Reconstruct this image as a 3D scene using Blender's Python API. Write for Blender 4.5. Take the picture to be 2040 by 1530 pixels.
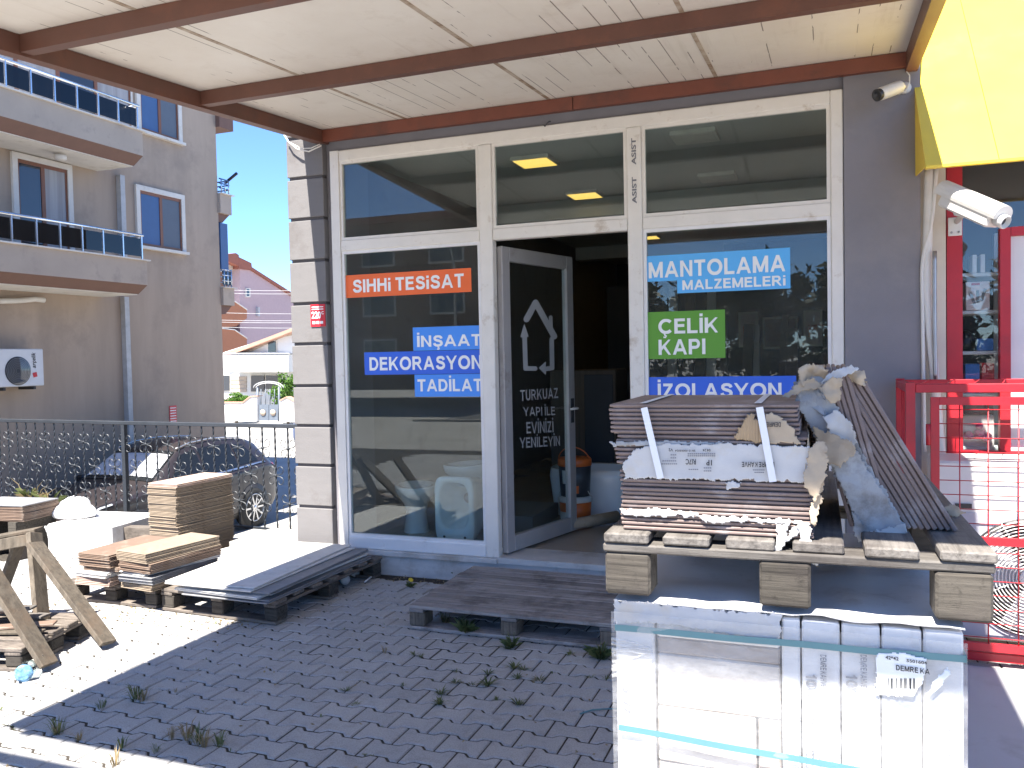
import bpy, bmesh, math, random
from mathutils import Vector, Matrix, noise
rnd = random.Random(7)
S = bpy.context.scene
for o in list(bpy.data.objects): bpy.data.objects.remove(o)
R = math.radians

# ------------------------------------------------------------------ camera
F_PX, CX, CY, EYE = 1665.08, 1020.0, 765.0, 1.66
_yaw, _pit, _rol = R(-20.7164), R(-1.9355), R(-1.1653)
FW = Vector((math.sin(_yaw)*math.cos(_pit), math.cos(_yaw)*math.cos(_pit), math.sin(_pit)))
_r = Vector((math.cos(_yaw), -math.sin(_yaw), 0)); _u = _r.cross(FW)
RT = math.cos(_rol)*_r + math.sin(_rol)*_u; UP = -math.sin(_rol)*_r + math.cos(_rol)*_u
CAM = Vector((0, 0, EYE))
cd = bpy.data.cameras.new('camera'); co = bpy.data.objects.new('camera', cd); S.collection.objects.link(co)
cd.sensor_fit = 'HORIZONTAL'; cd.sensor_width = 36; cd.lens = 36*F_PX/2040; cd.clip_start = .05; cd.clip_end = 3000
m = Matrix((RT, UP, -FW)).transposed().to_4x4(); m.translation = CAM; co.matrix_world = m
S.camera = co; S.render.resolution_x = 1024; S.render.resolution_y = 768
# ------------------------------------------------------------------ world, sun, exposure
SUN_T = Vector((.084, .571, -1.0)).normalized()          # the way the light travels
elev = math.asin(-SUN_T.z); src = -SUN_T
W = bpy.data.worlds.new('World'); S.world = W; W.use_nodes = True
nt = W.node_tree; bg = nt.nodes['Background']; sk = nt.nodes.new('ShaderNodeTexSky')
sk.sky_type = 'NISHITA'; sk.sun_disc = False; sk.sun_elevation = elev
sk.sun_rotation = math.atan2(src.x, src.y); sk.altitude = 2600; sk.air_density = .9; sk.dust_density = .0; sk.ozone_density = 9.0
nt.links.new(sk.outputs[0], bg.inputs[0]); bg.inputs[1].default_value = .105
sl = bpy.data.lights.new('sun', 'SUN'); sl.energy = 5.0; sl.angle = R(.53); sl.color = (1, .955, .88)
so = bpy.data.objects.new('sun', sl); S.collection.objects.link(so)
so.rotation_euler = SUN_T.to_track_quat('-Z', 'Y').to_euler(); so.location = (0, -5, 20)
S.view_settings.view_transform = 'Standard'; S.view_settings.look = 'None'
S.view_settings.exposure = 1.9; S.view_settings.gamma = 1; S.view_settings.use_curve_mapping = False
S.render.engine = 'CYCLES'; S.cycles.max_bounces = 8; S.cycles.diffuse_bounces = 5; S.cycles.transparent_max_bounces = 16

# ------------------------------------------------------------------ helpers
def ray(x, y): return FW + RT*((x-CX)/F_PX) - UP*((y-CY)/F_PX)
def Zp(x, y, z=0.): d = ray(x, y); return CAM + d*((z-EYE)/d.z)
def Yp(x, y, Y): d = ray(x, y); return CAM + d*(Y/d.y)
def Xp(x, y, X): d = ray(x, y); return CAM + d*(X/d.x)
def PLp(x, y, p0, n): d = ray(x, y); return CAM + d*((p0-CAM).dot(n)/d.dot(n))
BASE = {}
def link(o): S.collection.objects.link(o); return o
def thing(name, label, cat, loc=(0, 0, 0), group=None, kind=None):
    o = link(bpy.data.objects.new(name, None)); o.location = loc; o.empty_display_size = .1
    tag(o, label, cat, group, kind); BASE[o] = Vector(loc); return o
def tag(o, label=None, cat=None, group=None, kind=None):
    if label: o['label'] = label
    if cat: o['category'] = cat
    if group: o['group'] = group
    if kind: o['kind'] = kind
    return o
def base(o):
    while o is not None and o not in BASE: o = o.parent
    return BASE[o] if o is not None else Vector((0, 0, 0))
class MB:
    def __init__(s): s.v = []; s.f = []; s.sm = []
    def add(s, vs, fs, smooth=False):
        n = len(s.v); s.v += [Vector(p) for p in vs]; s.f += [tuple(i+n for i in f) for f in fs]; s.sm += [smooth]*len(fs); return s
    def box(s, x0, x1, y0, y1, z0, z1):
        return s.obox(((x0+x1)/2, (y0+y1)/2, (z0+z1)/2), (abs(x1-x0), abs(y1-y0), abs(z1-z0)))
    def obox(s, c, d, M=None, ch=0.):
        c = Vector(c); hx, hy, hz = d[0]/2, d[1]/2, d[2]/2
        if ch and ch < min(hx, hy, hz):
            vs = []; idx = {}
            for sx in (-1, 1):
                for sy in (-1, 1):
                    for sz in (-1, 1):
                        for a in range(3):
                            p = [sx*(hx-ch), sy*(hy-ch), sz*(hz-ch)]; p[a] += (sx, sy, sz)[a]*ch
                            idx[(sx, sy, sz, a)] = len(vs); vs.append(Vector(p))
            fs = []
            for a in range(3):
                b, e = (a+1) % 3, (a+2) % 3
                for sg in (-1, 1):
                    q = []
                    for (t, w) in ((-1, -1), (1, -1), (1, 1), (-1, 1)):
                        k = [0, 0, 0]; k[a] = sg; k[b] = t; k[e] = w; q.append(idx[(*k, a)])
                    fs.append(tuple(q if sg > 0 else q[::-1]))
                for t in (-1, 1):
                    for w in (-1, 1):
                        k1 = [0, 0, 0]; k1[a] = -1; k1[b] = t; k1[e] = w; k2 = list(k1); k2[a] = 1
                        q = [idx[(*k1, b)], idx[(*k1, e)], idx[(*k2, e)], idx[(*k2, b)]]
                        fs.append(tuple(q if t*w < 0 else q[::-1]))
            for sx in (-1, 1):
                for sy in (-1, 1):
                    for sz in (-1, 1):
                        q = [idx[(sx, sy, sz, a)] for a in range(3)]
                        fs.append(tuple(q if sx*sy*sz > 0 else q[::-1]))
        else:
            vs = [Vector((x, y, z)) for x in (-hx, hx) for y in (-hy, hy) for z in (-hz, hz)]
            fs = [(0, 1, 3, 2), (4, 6, 7, 5), (0, 4, 5, 1), (2, 3, 7, 6), (0, 2, 6, 4), (1, 5, 7, 3)]
        if M is not None: vs = [M @ p for p in vs]
        return s.add([p+c for p in vs], fs)
    def bar(s, a, b, w, h, up=(0, 0, 1), ch=0.):
        a, b = Vector(a), Vector(b); d = (b-a); L = d.length; d.normalize()
        up = Vector(up); sd = up.cross(d)
        if sd.length < 1e-4: sd = Vector((1, 0, 0)).cross(d)
        sd.normalize(); u = d.cross(sd)
        return s.obox((a+b)/2, (L, w, h), Matrix((d, sd, u)).transposed(), ch)
    def tube(s, pts, r, n=8, cap=True, smooth=True):
        pts = [Vector(p) for p in pts]; rs = r if isinstance(r, (list, tuple)) else [r]*len(pts)
        vs = []; t0 = (pts[1]-pts[0]).normalized(); ref = Vector((0, 0, 1)) if abs(t0.z) < .9 else Vector((1, 0, 0))
        sd = t0.cross(ref).normalized()
        for i, p in enumerate(pts):
            t = (pts[min(i+1, len(pts)-1)] - pts[max(i-1, 0)]).normalized()
            sd = (sd - t*sd.dot(t)).normalized(); u = t.cross(sd)
            vs += [p + (sd*math.cos(2*math.pi*k/n) + u*math.sin(2*math.pi*k/n))*rs[i] for k in range(n)]
        fs = [(i*n+k, i*n+(k+1) % n, (i+1)*n+(k+1) % n, (i+1)*n+k) for i in range(len(pts)-1) for k in range(n)]
        if cap: fs += [tuple(range(n-1, -1, -1)), tuple((len(pts)-1)*n+k for k in range(n))]
        return s.add(vs, fs, smooth)
    def prism(s, poly, o, u, v, w):
        """polygon (list of 2D) spanned on o+u*a+v*b, extruded by vector w"""
        o, u, v, w = Vector(o), Vector(u), Vector(v), Vector(w); n = len(poly)
        a = [o+u*p[0]+v*p[1] for p in poly]; b = [p+w for p in a]
        fs = [tuple(range(n)), tuple(range(2*n-1, n-1, -1))] + [(i, n+i, n+(i+1) % n, (i+1) % n) for i in range(n)]
        return s.add(a+b, fs)
    def lathe(s, prof, c, n=20, axis=(0, 0, 1), smooth=True, cap=True):
        c = Vector(c); q = Vector((0, 0, 1)).rotation_difference(Vector(axis).normalized())
        vs = [c + q @ Vector((r*math.cos(2*math.pi*k/n), r*math.sin(2*math.pi*k/n), z)) for (r, z) in prof for k in range(n)]
        fs = [(i*n+k, i*n+(k+1) % n, (i+1)*n+(k+1) % n, (i+1)*n+k) for i in range(len(prof)-1) for k in range(n)]
        if cap: fs += [tuple(range(n-1, -1, -1)), tuple((len(prof)-1)*n+k for k in range(n))]
        return s.add(vs, fs, smooth)
    def grid(s, fn, nu, nv, smooth=True):
        vs = [fn(i/nu, j/nv) for i in range(nu+1) for j in range(nv+1)]; k = nv+1
        return s.add(vs, [(i*k+j, (i+1)*k+j, (i+1)*k+j+1, i*k+j+1) for i in range(nu) for j in range(nv)], smooth)
    def mesh(s, name, sh=Vector((0, 0, 0))):
        me = bpy.data.meshes.new(name); me.from_pydata([tuple(p-sh) for p in s.v], [], s.f)
        me.polygons.foreach_set('use_smooth', s.sm); me.update(); return me
    def build(s, name, mat, parent=None, norm=True):
        me = s.mesh(name, base(parent))
        if norm:
            bm = bmesh.new(); bm.from_mesh(me); bmesh.ops.recalc_face_normals(bm, faces=bm.faces); bm.to_mesh(me); bm.free()
        return place(name, me, mat, parent)
def place(name, me, mat, parent=None, loc=(0, 0, 0), rot=None):
    if mat is not None and not me.materials: me.materials.append(mat)
    o = link(bpy.data.objects.new(name, me)); o.parent = parent; o.location = loc
    if rot: o.rotation_euler = rot
    return o
def solo(name, mb, mat, label, cat, group=None, kind=None):
    """a thing that is one mesh, its origin at its base"""
    xs = [p.x for p in mb.v]; ys = [p.y for p in mb.v]; zs = [p.z for p in mb.v]
    b = Vector(((min(xs)+max(xs))/2, (min(ys)+max(ys))/2, min(zs)))
    me = mb.mesh(name, b)
    bm = bmesh.new(); bm.from_mesh(me); bmesh.ops.recalc_face_normals(bm, faces=bm.faces); bm.to_mesh(me); bm.free()
    o = place(name, me, mat); o.location = b; BASE[o] = b
    return tag(o, label, cat, group, kind)
def struct(name, mb, mat, parent=None):
    o = mb.build(name, mat, parent)
    if parent is None: o['kind'] = 'structure'; BASE[o] = Vector((0, 0, 0))
    return o
def copy_tree(o, parent=None):
    c = o.copy(); link(c); c.parent = parent
    for ch in list(o.children): copy_tree(ch, c)
    return c

# ------------------------------------------------------------------ materials
MAT = {}
class N:
    def __init__(s, name):
        s.m = bpy.data.materials.new(name); s.m.use_nodes = True; s.t = s.m.node_tree
        s.b = s.t.nodes['Principled BSDF']; s.out = s.t.nodes['Material Output']; s._c = None; MAT[name] = s.m
    def n(s, typ, **k):
        x = s.t.nodes.new(typ)
        for a, v in k.items():
            if a.startswith('i_'): x.inputs[int(a[2:])].default_value = v
            else: setattr(x, a, v)
        return x
    def l(s, a, b): s.t.links.new(a, b)
    def co(s, kind='Object'):
        if s._c is None: s._c = s.n('ShaderNodeTexCoord')
        return s._c.outputs[kind]
    def noise(s, scale, detail=4, rough=.6, stretch=None, kind='Object', out=0):
        t = s.n('ShaderNodeTexNoise'); t.inputs['Scale'].default_value = scale; t.inputs['Detail'].default_value = detail
        t.inputs['Roughness'].default_value = rough
        if stretch:
            mp = s.n('ShaderNodeMapping'); mp.inputs['Scale'].default_value = stretch; s.l(s.co(kind), mp.inputs[0]); s.l(mp.outputs[0], t.inputs[0])
        else: s.l(s.co(kind), t.inputs[0])
        return t.outputs[out]
    def ramp(s, fac, stops):
        r = s.n('ShaderNodeValToRGB'); e = r.color_ramp.elements
        while len(e) < len(stops): e.new(.5)
        for x, (p, c) in zip(e, stops): x.position = p; x.color = (*c, 1) if len(c) == 3 else c
        s.l(fac, r.inputs[0]); return r.outputs[0]
    def mix(s, fac, a, b, mode='MIX'):
        x = s.n('ShaderNodeMix', data_type='RGBA', blend_type=mode)
        if isinstance(fac, (int, float)): x.inputs[0].default_value = fac
        else: s.l(fac, x.inputs[0])
        for i, c in ((6, a), (7, b)):
            if isinstance(c, tuple): x.inputs[i].default_value = (*c, 1) if len(c) == 3 else c
            else: s.l(c, x.inputs[i])
        return x.outputs[2]
    def math(s, op, a, b=0.):
        x = s.n('ShaderNodeMath', operation=op)
        for i, c in ((0, a), (1, b)):
            if isinstance(c, (int, float)): x.inputs[i].default_value = c
            else: s.l(c, x.inputs[i])
        return x.outputs[0]
    def bump(s, h, dist=.002, strength=.6):
        b = s.n('ShaderNodeBump'); b.inputs['Strength'].default_value = strength; b.inputs['Distance'].default_value = dist
        s.l(h, b.inputs['Height']); s.l(b.outputs[0], s.b.inputs['Normal'])
    def col(s, c):
        if isinstance(c, tuple): s.b.inputs['Base Color'].default_value = (*c, 1)
        else: s.l(c, s.b.inputs['Base Color'])
    def done(s, rough=.6, metal=0., spec=.5):
        s.b.inputs['Roughness'].default_value = rough; s.b.inputs['Metallic'].default_value = metal
        s.b.inputs['Specular IOR Level'].default_value = spec; return s.m
def sc(c, k): return tuple(min(1, x*k) for x in c)
def plain(name, c, rough=.55, metal=0., var=.18, scale=6., bump=.0008, bscale=60., stretch=None, dirt=None, dirt_at=.62, dscale=2.5, spec=.5, island=0.):
    """paint, plaster, plastic, metal: a base colour with uneven tone, wear and fine relief"""
    q = N(name); f = q.noise(scale, 5, .62, stretch)
    c1 = q.ramp(f, [(.28, sc(c, 1-var)), (.72, sc(c, 1+var))])
    if island:
        g = q.n('ShaderNodeNewGeometry'); v = q.math('MULTIPLY_ADD', g.outputs['Random Per Island'], 2*island); v.node.inputs[2].default_value = 1-island
        hsv = q.n('ShaderNodeHueSaturation'); q.l(v, hsv.inputs['Value']); q.l(c1, hsv.inputs['Color']); c1 = hsv.outputs[0]
    if dirt:
        d = q.noise(dscale, 7, .7); k = q.ramp(d, [(dirt_at-.08, (0, 0, 0)), (dirt_at+.1, (1, 1, 1))]); c1 = q.mix(k, c1, dirt)
    q.col(c1)
    if bump: q.bump(q.noise(bscale, 4, .7), bump)
    rr = q.n('ShaderNodeMapRange'); q.l(f, rr.inputs[0]); rr.inputs[3].default_value = max(.02, rough-.1); rr.inputs[4].default_value = min(1, rough+.12)
    m = q.done(rough, metal, spec); q.l(rr.outputs[0], q.b.inputs['Roughness']); return m
def wood(name, c, c2, axis=0, rough=.75, scale=1.0, stain=(.06, .05, .045)):
    q = N(name); st = [70*scale]*3; st[axis] = 3.2*scale
    g = q.n('ShaderNodeNewGeometry'); rv = g.outputs['Random Per Island']
    oi = q.n('ShaderNodeObjectInfo')
    mp = q.n('ShaderNodeMapping'); mp.inputs['Scale'].default_value = tuple(st); q.l(q.co(), mp.inputs[0])
    cmb = q.n('ShaderNodeCombineXYZ'); r2 = q.math('ADD', rv, oi.outputs['Random'])
    for i in range(3): q.l(q.math('MULTIPLY', r2, 37.+11*i), cmb.inputs[i])
    q.l(cmb.outputs[0], mp.inputs[1])
    t = q.n('ShaderNodeTexNoise'); t.inputs['Scale'].default_value = 1.; t.inputs['Detail'].default_value = 6; t.inputs['Roughness'].default_value = .65; q.l(mp.outputs[0], t.inputs[0])
    c1 = q.ramp(t.outputs[0], [(.32, c2), (.52, c), (.75, sc(c, 1.35))])
    d = q.noise(5, 5, .7); c1 = q.mix(q.ramp(d, [(.50, (0, 0, 0)), (.72, (.8, .8, .8))]), c1, stain)
    v = q.math('MULTIPLY_ADD', q.math('FRACT', q.math('MULTIPLY', r2, 7.3)), .45); v.node.inputs[2].default_value = .78
    hsv = q.n('ShaderNodeHueSaturation'); q.l(v, hsv.inputs['Value']); q.l(c1, hsv.inputs['Color']); q.col(hsv.outputs[0])
    d2 = q.noise(38, 5, .75); c2_ = hsv.outputs[0]
    q.col(q.mix(q.ramp(d2, [(.55, (0, 0, 0)), (.72, (.55, .55, .55))]), c2_, sc(c2, .55)))
    q.bump(q.math('ADD', t.outputs[0], q.math('MULTIPLY', d2, .6)), .003, .9); return q.done(rough, 0, .3)
def schlick(q, f0=.043):
    g = q.n('ShaderNodeNewGeometry'); d = q.n('ShaderNodeVectorMath', operation='DOT_PRODUCT'); q.l(g.outputs['Incoming'], d.inputs[0]); q.l(g.outputs['Normal'], d.inputs[1])
    k = q.math('POWER', q.math('SUBTRACT', 1., q.math('ABSOLUTE', d.outputs['Value'])), 5.); v = q.math('MULTIPLY_ADD', k, 1-f0); v.node.inputs[2].default_value = f0; return v
def glass(name, tint=(.9, .94, .93), rough=0., haze=0.):
    q = N(name); q.t.nodes.remove(q.b)
    tr = q.n('ShaderNodeBsdfTransparent'); tr.inputs[0].default_value = (*tint, 1)
    gl = q.n('ShaderNodeBsdfGlossy'); gl.inputs['Roughness'].default_value = rough; gl.inputs[0].default_value = (1, 1, 1, 1)
    fr = schlick(q)
    mx = q.n('ShaderNodeMixShader'); q.l(fr, mx.inputs[0]); q.l(tr.outputs[0], mx.inputs[1]); q.l(gl.outputs[0], mx.inputs[2]); o = mx.outputs[0]
    if haze:      # dust film on the pane
        df = q.n('ShaderNodeBsdfDiffuse'); df.inputs[0].default_value = (.62, .6, .55, 1)
        m2 = q.n('ShaderNodeMixShader'); k = q.ramp(q.noise(1.4, 6, .65), [(.35, (haze*.4,)*3), (.75, (haze*1.6,)*3)])
        q.l(k, m2.inputs[0]); q.l(o, m2.inputs[1]); q.l(df.outputs[0], m2.inputs[2]); o = m2.outputs[0]
    q.l(o, q.out.inputs[0]); return q.m
def emit(name, c, s):
    q = N(name); q.col(c); q.b.inputs['Emission Color'].default_value = (*c, 1); q.b.inputs['Emission Strength'].default_value = s; return q.done(.5)
# concrete pavers
q = N('paver'); g = q.n('ShaderNodeNewGeometry'); rv = g.outputs['Random Per Island']
oi = q.n('ShaderNodeObjectInfo'); rv = q.math('FRACT', q.math('ADD', rv, oi.outputs['Random']))
wp = g.outputs['Position']
def wnoise(q, scale, det=5, ro=.65):
    t = q.n('ShaderNodeTexNoise'); t.inputs['Scale'].default_value = scale; t.inputs['Detail'].default_value = det; t.inputs['Roughness'].default_value = ro
    gg = q.n('ShaderNodeNewGeometry'); q.l(gg.outputs['Position'], t.inputs[0]); return t.outputs[0]
c1 = q.ramp(rv, [(0, (.40, .388, .372)), (.5, (.44, .428, .412)), (.8, (.46, .44, .42)), (1, (.49, .475, .458))])
c1 = q.mix(q.ramp(wnoise(q, 1.1), [(.38, (.0,)*3), (.66, (.85,)*3)]), c1, (.35, .345, .34))
c1 = q.mix(q.ramp(wnoise(q, 9, 6, .75), [(.5, (0,)*3), (.75, (.5,)*3)]), c1, (.2, .187, .165))
c1 = q.mix(q.ramp(wnoise(q, 160, 3, .7), [(.35, (.35,)*3), (.6, (0,)*3)]), c1, (.12, .118, .115))
q.col(c1); q.bump(wnoise(q, 220, 4, .7), .0012, .5); q.done(.85, 0, .25)
q = N('joint_sand'); q.col(q.ramp(wnoise(q, 40, 5), [(.3, (.035, .03, .026)), (.7, (.085, .075, .062))])); q.bump(wnoise(q, 150), .003); q.done(.95, 0, .1)
q = N('street'); q.col(q.ramp(wnoise(q, .8, 7, .7), [(.3, (.30, .285, .26)), (.7, (.42, .40, .37))])); q.bump(wnoise(q, 90), .003); q.done(.9, 0, .2)
q = N('asphalt'); q.col(q.ramp(wnoise(q, 2.0, 7, .7), [(.3, (.05, .05, .05)), (.7, (.09, .088, .085))])); q.bump(wnoise(q, 90), .004); q.done(.85, 0, .3)
# canopy panels: cream sheet with dirt in its fine grooves
q = N('canopy_panel'); sx = q.n('ShaderNodeSeparateXYZ'); q.l(q.co(), sx.inputs[0])
fx = q.math('FRACT', q.math('ADD', q.math('MULTIPLY', sx.outputs[0], 9.0), q.math('MULTIPLY', q.noise(.9, 2, .5, (1.2, .02, 1)), 1.6))); ln = q.math('LESS_THAN', q.math('ABSOLUTE', q.math('SUBTRACT', fx, .5)), .026)
ds = q.noise(1, 4, .75, (9.0, 1.1, 1)); ds2 = q.noise(1, 2, .5, (1.3, .8, 1))
mk = q.math('MULTIPLY', ln, q.math('GREATER_THAN', q.math('ADD', ds, q.math('MULTIPLY', ds2, .5)), .83))
c1 = q.ramp(q.noise(1.2, 6, .65), [(.3, (.67, .61, .53)), (.7, (.77, .725, .65))])
c1 = q.mix(q.ramp(q.noise(1, 5, .7, (14, .9, 1)), [(.58, (0,)*3), (.8, (.35,)*3)]), c1, (.42, .35, .27))
c1 = q.mix(q.ramp(q.noise(3.5, 6, .75), [(.56, (0,)*3), (.78, (.4,)*3)]), c1, (.45, .37, .28))
c1 = q.mix(q.math('MULTIPLY', mk, .85), c1, (.13, .095, .07)); q.col(c1)
gro = q.math('LESS_THAN', q.math('ABSOLUTE', q.math('SUBTRACT', fx, .5)), .06); q.bump(q.math('SUBTRACT', 1., gro), .0015, .5); q.done(.42, 0, .5)
plain('joint_strip', (.50, .42, .33), .6, dirt=(.25, .17, .11), dirt_at=.5, dscale=6)
plain('brown_steel', (.118, .05, .034), .5, var=.12, dirt=(.16, .06, .035), dirt_at=.6, dscale=3, bscale=25)
plain('red_brown_steel', (.16, .048, .028), .5, var=.12, dirt=(.10, .04, .028), dirt_at=.6, bscale=25)
plain('white_frame', (.70, .66, .60), .42, var=.05, dirt=(.40, .31, .22), dirt_at=.66, dscale=5, bscale=30, bump=.0004)
plain('clean_frame', (.72, .70, .68), .38, var=.04, dirt=(.5, .45, .38), dirt_at=.68, dscale=5, bump=.0003)
plain('grey_frame', (.36, .34, .33), .4, var=.05, dirt=(.25, .22, .2), dirt_at=.66, dscale=6, bump=.0003)
plain('pilaster', (.20, .19, .205), .8, var=.08, scale=3, dirt=(.23, .215, .22), dirt_at=.6, dscale=1.2, bump=.0015, bscale=130)
plain('column_paint', (.165, .156, .154), .8, var=.06, dirt=(.125, .112, .106), dirt_at=.62, dscale=3, bump=.002, bscale=70, stretch=(1, 1, 4))
plain('column_groove', (.10, .09, .09), .9)
plain('marble', (.55, .52, .49), .35, var=.12, scale=5, stretch=(1, 1, 5), dirt=(.36, .31, .26), dirt_at=.58, dscale=3, bump=.0004)
plain('floor_tile', (.30, .25, .20), .16, var=.1, scale=2, bump=.0002)
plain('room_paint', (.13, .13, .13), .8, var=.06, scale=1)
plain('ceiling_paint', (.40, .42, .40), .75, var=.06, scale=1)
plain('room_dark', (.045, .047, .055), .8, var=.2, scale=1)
plain('room_wood', (.07, .05, .035), .6, var=.3, scale=4, stretch=(8, 8, .6))
glass('pane', (.80, .87, .86), 0., .03); glass('clear_pane', (.9, .94, .93), 0., .01)
plain('orange_vinyl', (.80, .135, .022), .45, var=.03, bump=.0002); plain('blue_vinyl', (.055, .26, .78), .4, var=.03, bump=.0002)
plain('royal_vinyl', (.022, .115, .62), .4, var=.03, bump=.0002); plain('sky_vinyl', (.10, .42, .80), .4, var=.03, bump=.0002)
plain('green_vinyl', (.10, .30, .022), .4, var=.03, bump=.0002); plain('white_vinyl', (.80, .80, .78), .5, var=.03, bump=.0002)
plain('frost_vinyl', (.40, .40, .40), .6, var=.06); plain('red_plate', (.55, .02, .03), .35, var=.05)
emit('lamp_on', (1., .60, .13), .5); plain('lamp_off', (.5, .48, .42), .4)
plain('dark_ink', (.03, .03, .035), .6); plain('grey_ink', (.17, .17, .19), .7, var=.3, scale=30)

# ------------------------------------------------------------------ lettering
def text_mesh(body, bold=.0, ital=0.):
    cu = bpy.data.curves.new('t', 'FONT'); cu.body = body; cu.size = 1; cu.offset = bold; cu.resolution_u = 3; cu.shear = ital
    cu.align_x = 'LEFT'; o = bpy.data.objects.new('t', cu); link(o)
    dg = bpy.context.evaluated_depsgraph_get(); me = bpy.data.meshes.new_from_object(o.evaluated_get(dg))
    bpy.data.objects.remove(o); bpy.data.curves.remove(cu)
    vs = [v.co.copy() for v in me.vertices]; fs = [tuple(p.vertices) for p in me.polygons]; bpy.data.meshes.remove(me)
    x0 = min(v.x for v in vs); x1 = max(v.x for v in vs); y0 = min(v.y for v in vs); y1 = max(v.y for v in vs)
    return [((v.x-x0)/(x1-x0), (v.y-y0)/(y1-y0)) for v in vs], fs, (x1-x0)/(y1-y0)
def text(mb, body, o, u, v, bold=.02, ital=0., wgt=None):
    """lettering filling the box o, o+u, o+v (vectors), as flat faces"""
    p, f, _ = text_mesh(body, bold, ital); o, u, v = Vector(o), Vector(u), Vector(v)
    return mb.add([o+u*a+v*b for a, b in p], f)
def _arc(cx, cy, rx, ry, a0, a1, n=10): return [(cx+rx*math.cos(R(a0+(a1-a0)*k/n)), cy+ry*math.sin(R(a0+(a1-a0)*k/n))) for k in range(n+1)]
_S = [(.69, .70), (.64, .82), (.53, .89), (.39, .91), (.25, .88), (.16, .80), (.15, .69), (.21, .60), (.33, .55), (.50, .50), (.63, .44), (.69, .34), (.68, .23), (.60, .14), (.48, .10), (.36, .09), (.23, .12), (.14, .20), (.10, .31)]
_CED = [(.40, .02), (.42, -.09), (.51, -.14), (.46, -.23), (.32, -.22)]
GL = {'I': (.2, [[(.1, 0), (.1, 1)]]), 'i': (.2, [[(.1, 0), (.1, .70)], [(.1, .82), (.1, 1)]]), 'İ': (.2, [[(.1, 0), (.1, 1)], [(.1, 1.1), (.1, 1.28)]]),
 'H': (.8, [[(.1, 0), (.1, 1)], [(.7, 0), (.7, 1)], [(.1, .53), (.7, .53)]]), 'T': (.74, [[(.37, 0), (.37, .9)], [(0, .91), (.74, .91)]]), 'E': (.7, [[(.1, 0), (.1, 1)], [(.1, .91), (.68, .91)], [(.1, .53), (.64, .53)], [(.1, .09), (.7, .09)]]),
 'L': (.66, [[(.1, 0), (.1, 1)], [(.1, .09), (.66, .09)]]), 'A': (.94, [[(.09, -.03), (.47, 1.04)], [(.85, -.03), (.47, 1.04)], [(.24, .31), (.70, .31)]]), 'M': (.98, [[(.1, 0), (.1, 1)], [(.88, 0), (.88, 1)], [(.12, 1.05), (.49, .06)], [(.86, 1.05), (.49, .06)]]),
 'N': (.82, [[(.1, 0), (.1, 1)], [(.72, 0), (.72, 1)], [(.10, 1.05), (.72, -.05)]]), 'Z': (.72, [[(.04, .91), (.68, .91)], [(.01, .09), (.71, .09)], [(.60, .90), (.11, .10)]]), 'K': (.84, [[(.1, 0), (.1, 1)], [(.12, .33), (.74, 1.05)], [(.34, .58), (.75, -.05)]]),
 'Y': (.88, [[(.06, 1.05), (.44, .42)], [(.82, 1.05), (.44, .42)], [(.44, 0), (.44, .46)]]), 'O': (1., [_arc(.5, .5, .40, .41, 0, 360, 28)]), 'D': (.82, [[(.1, 0), (.1, 1)], [(.1, .91), (.36, .91)]+_arc(.36, .5, .35, .41, 90, -90, 14)+[(.1, .09)]]),
 'R': (.84, [[(.1, 0), (.1, 1)], [(.1, .91), (.46, .91)]+_arc(.46, .70, .20, .21, 90, -90, 10)+[(.1, .49)], [(.40, .50), (.76, -.05)]]), 'P': (.76, [[(.1, 0), (.1, 1)], [(.1, .91), (.44, .91)]+_arc(.44, .68, .21, .23, 90, -90, 10)+[(.1, .45)]]),
 '1': (.5, [[(.36, 0), (.36, 1)], [(.40, .95), (.08, .68)]]), '0': (.76, [_arc(.38, .5, .28, .41, 0, 360, 24)]), 'S': (.78, [_S]), 'Ş': (.78, [_S, _CED]), 'Ç': (.92, [_arc(.5, .5, .40, .41, 42, 318, 22), _CED]), 'U': (.78, [[(.1, 1), (.1, .38)]+_arc(.39, .38, .29, .29, 180, 360, 12)+[(.68, 1)]]), 'V': (.88, [[(.06, 1.05), (.44, -.02)], [(.82, 1.05), (.44, -.02)]])}
def btext(mb, s, o, u, v, t=.2):
    """bold grotesque capitals drawn as strokes, filling the box o, o+u, o+v"""
    o, u, v = Vector(o), Vector(u), Vector(v); nn = u.cross(v).normalized(); x = 0.; polys = []
    for ch in s:
        if ch == ' ': x += .30; continue
        w, st = GL[ch]
        for k, pts in enumerate(st):
            tt = t*(.5 if pts is _CED else (.92 if k else 1.)); L = []
            for i, p in enumerate(pts):
                a, b = pts[max(i-1, 0)], pts[min(i+1, len(pts)-1)]
                if pts[0] == pts[-1] or (abs(pts[0][0]-pts[-1][0]) < 1e-6 and abs(pts[0][1]-pts[-1][1]) < 1e-6): a, b = pts[(i-1) % (len(pts)-1)], pts[(i+1) % (len(pts)-1)]
                dx, dy = b[0]-a[0], b[1]-a[1]; l = math.hypot(dx, dy) or 1; L.append(((p[0]-dy/l*tt/2, p[1]+dx/l*tt/2), (p[0]+dy/l*tt/2, p[1]-dx/l*tt/2)))
            lo, hi = (-9, 9) if pts is _CED or max(p[1] for p in pts) > 1.06 and len(pts) == 2 and pts[0][0] == pts[1][0] else (0, 1)
            for i in range(len(L)-1):
                q = [L[i][0], L[i+1][0], L[i+1][1], L[i][1]]; polys.append(([(x+a, min(hi, max(lo, b))) for a, b in q], k))
        x += w+.13
    x -= .13; y0 = min(p[1] for q, k in polys for p in q); y1 = max(p[1] for q, k in polys for p in q)
    for q, k in polys: mb.add([o+u*(a/x)+v*((b-y0)/(y1-y0))+nn*(.0003*k) for a, b in q], [(0, 1, 2, 3)])
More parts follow.
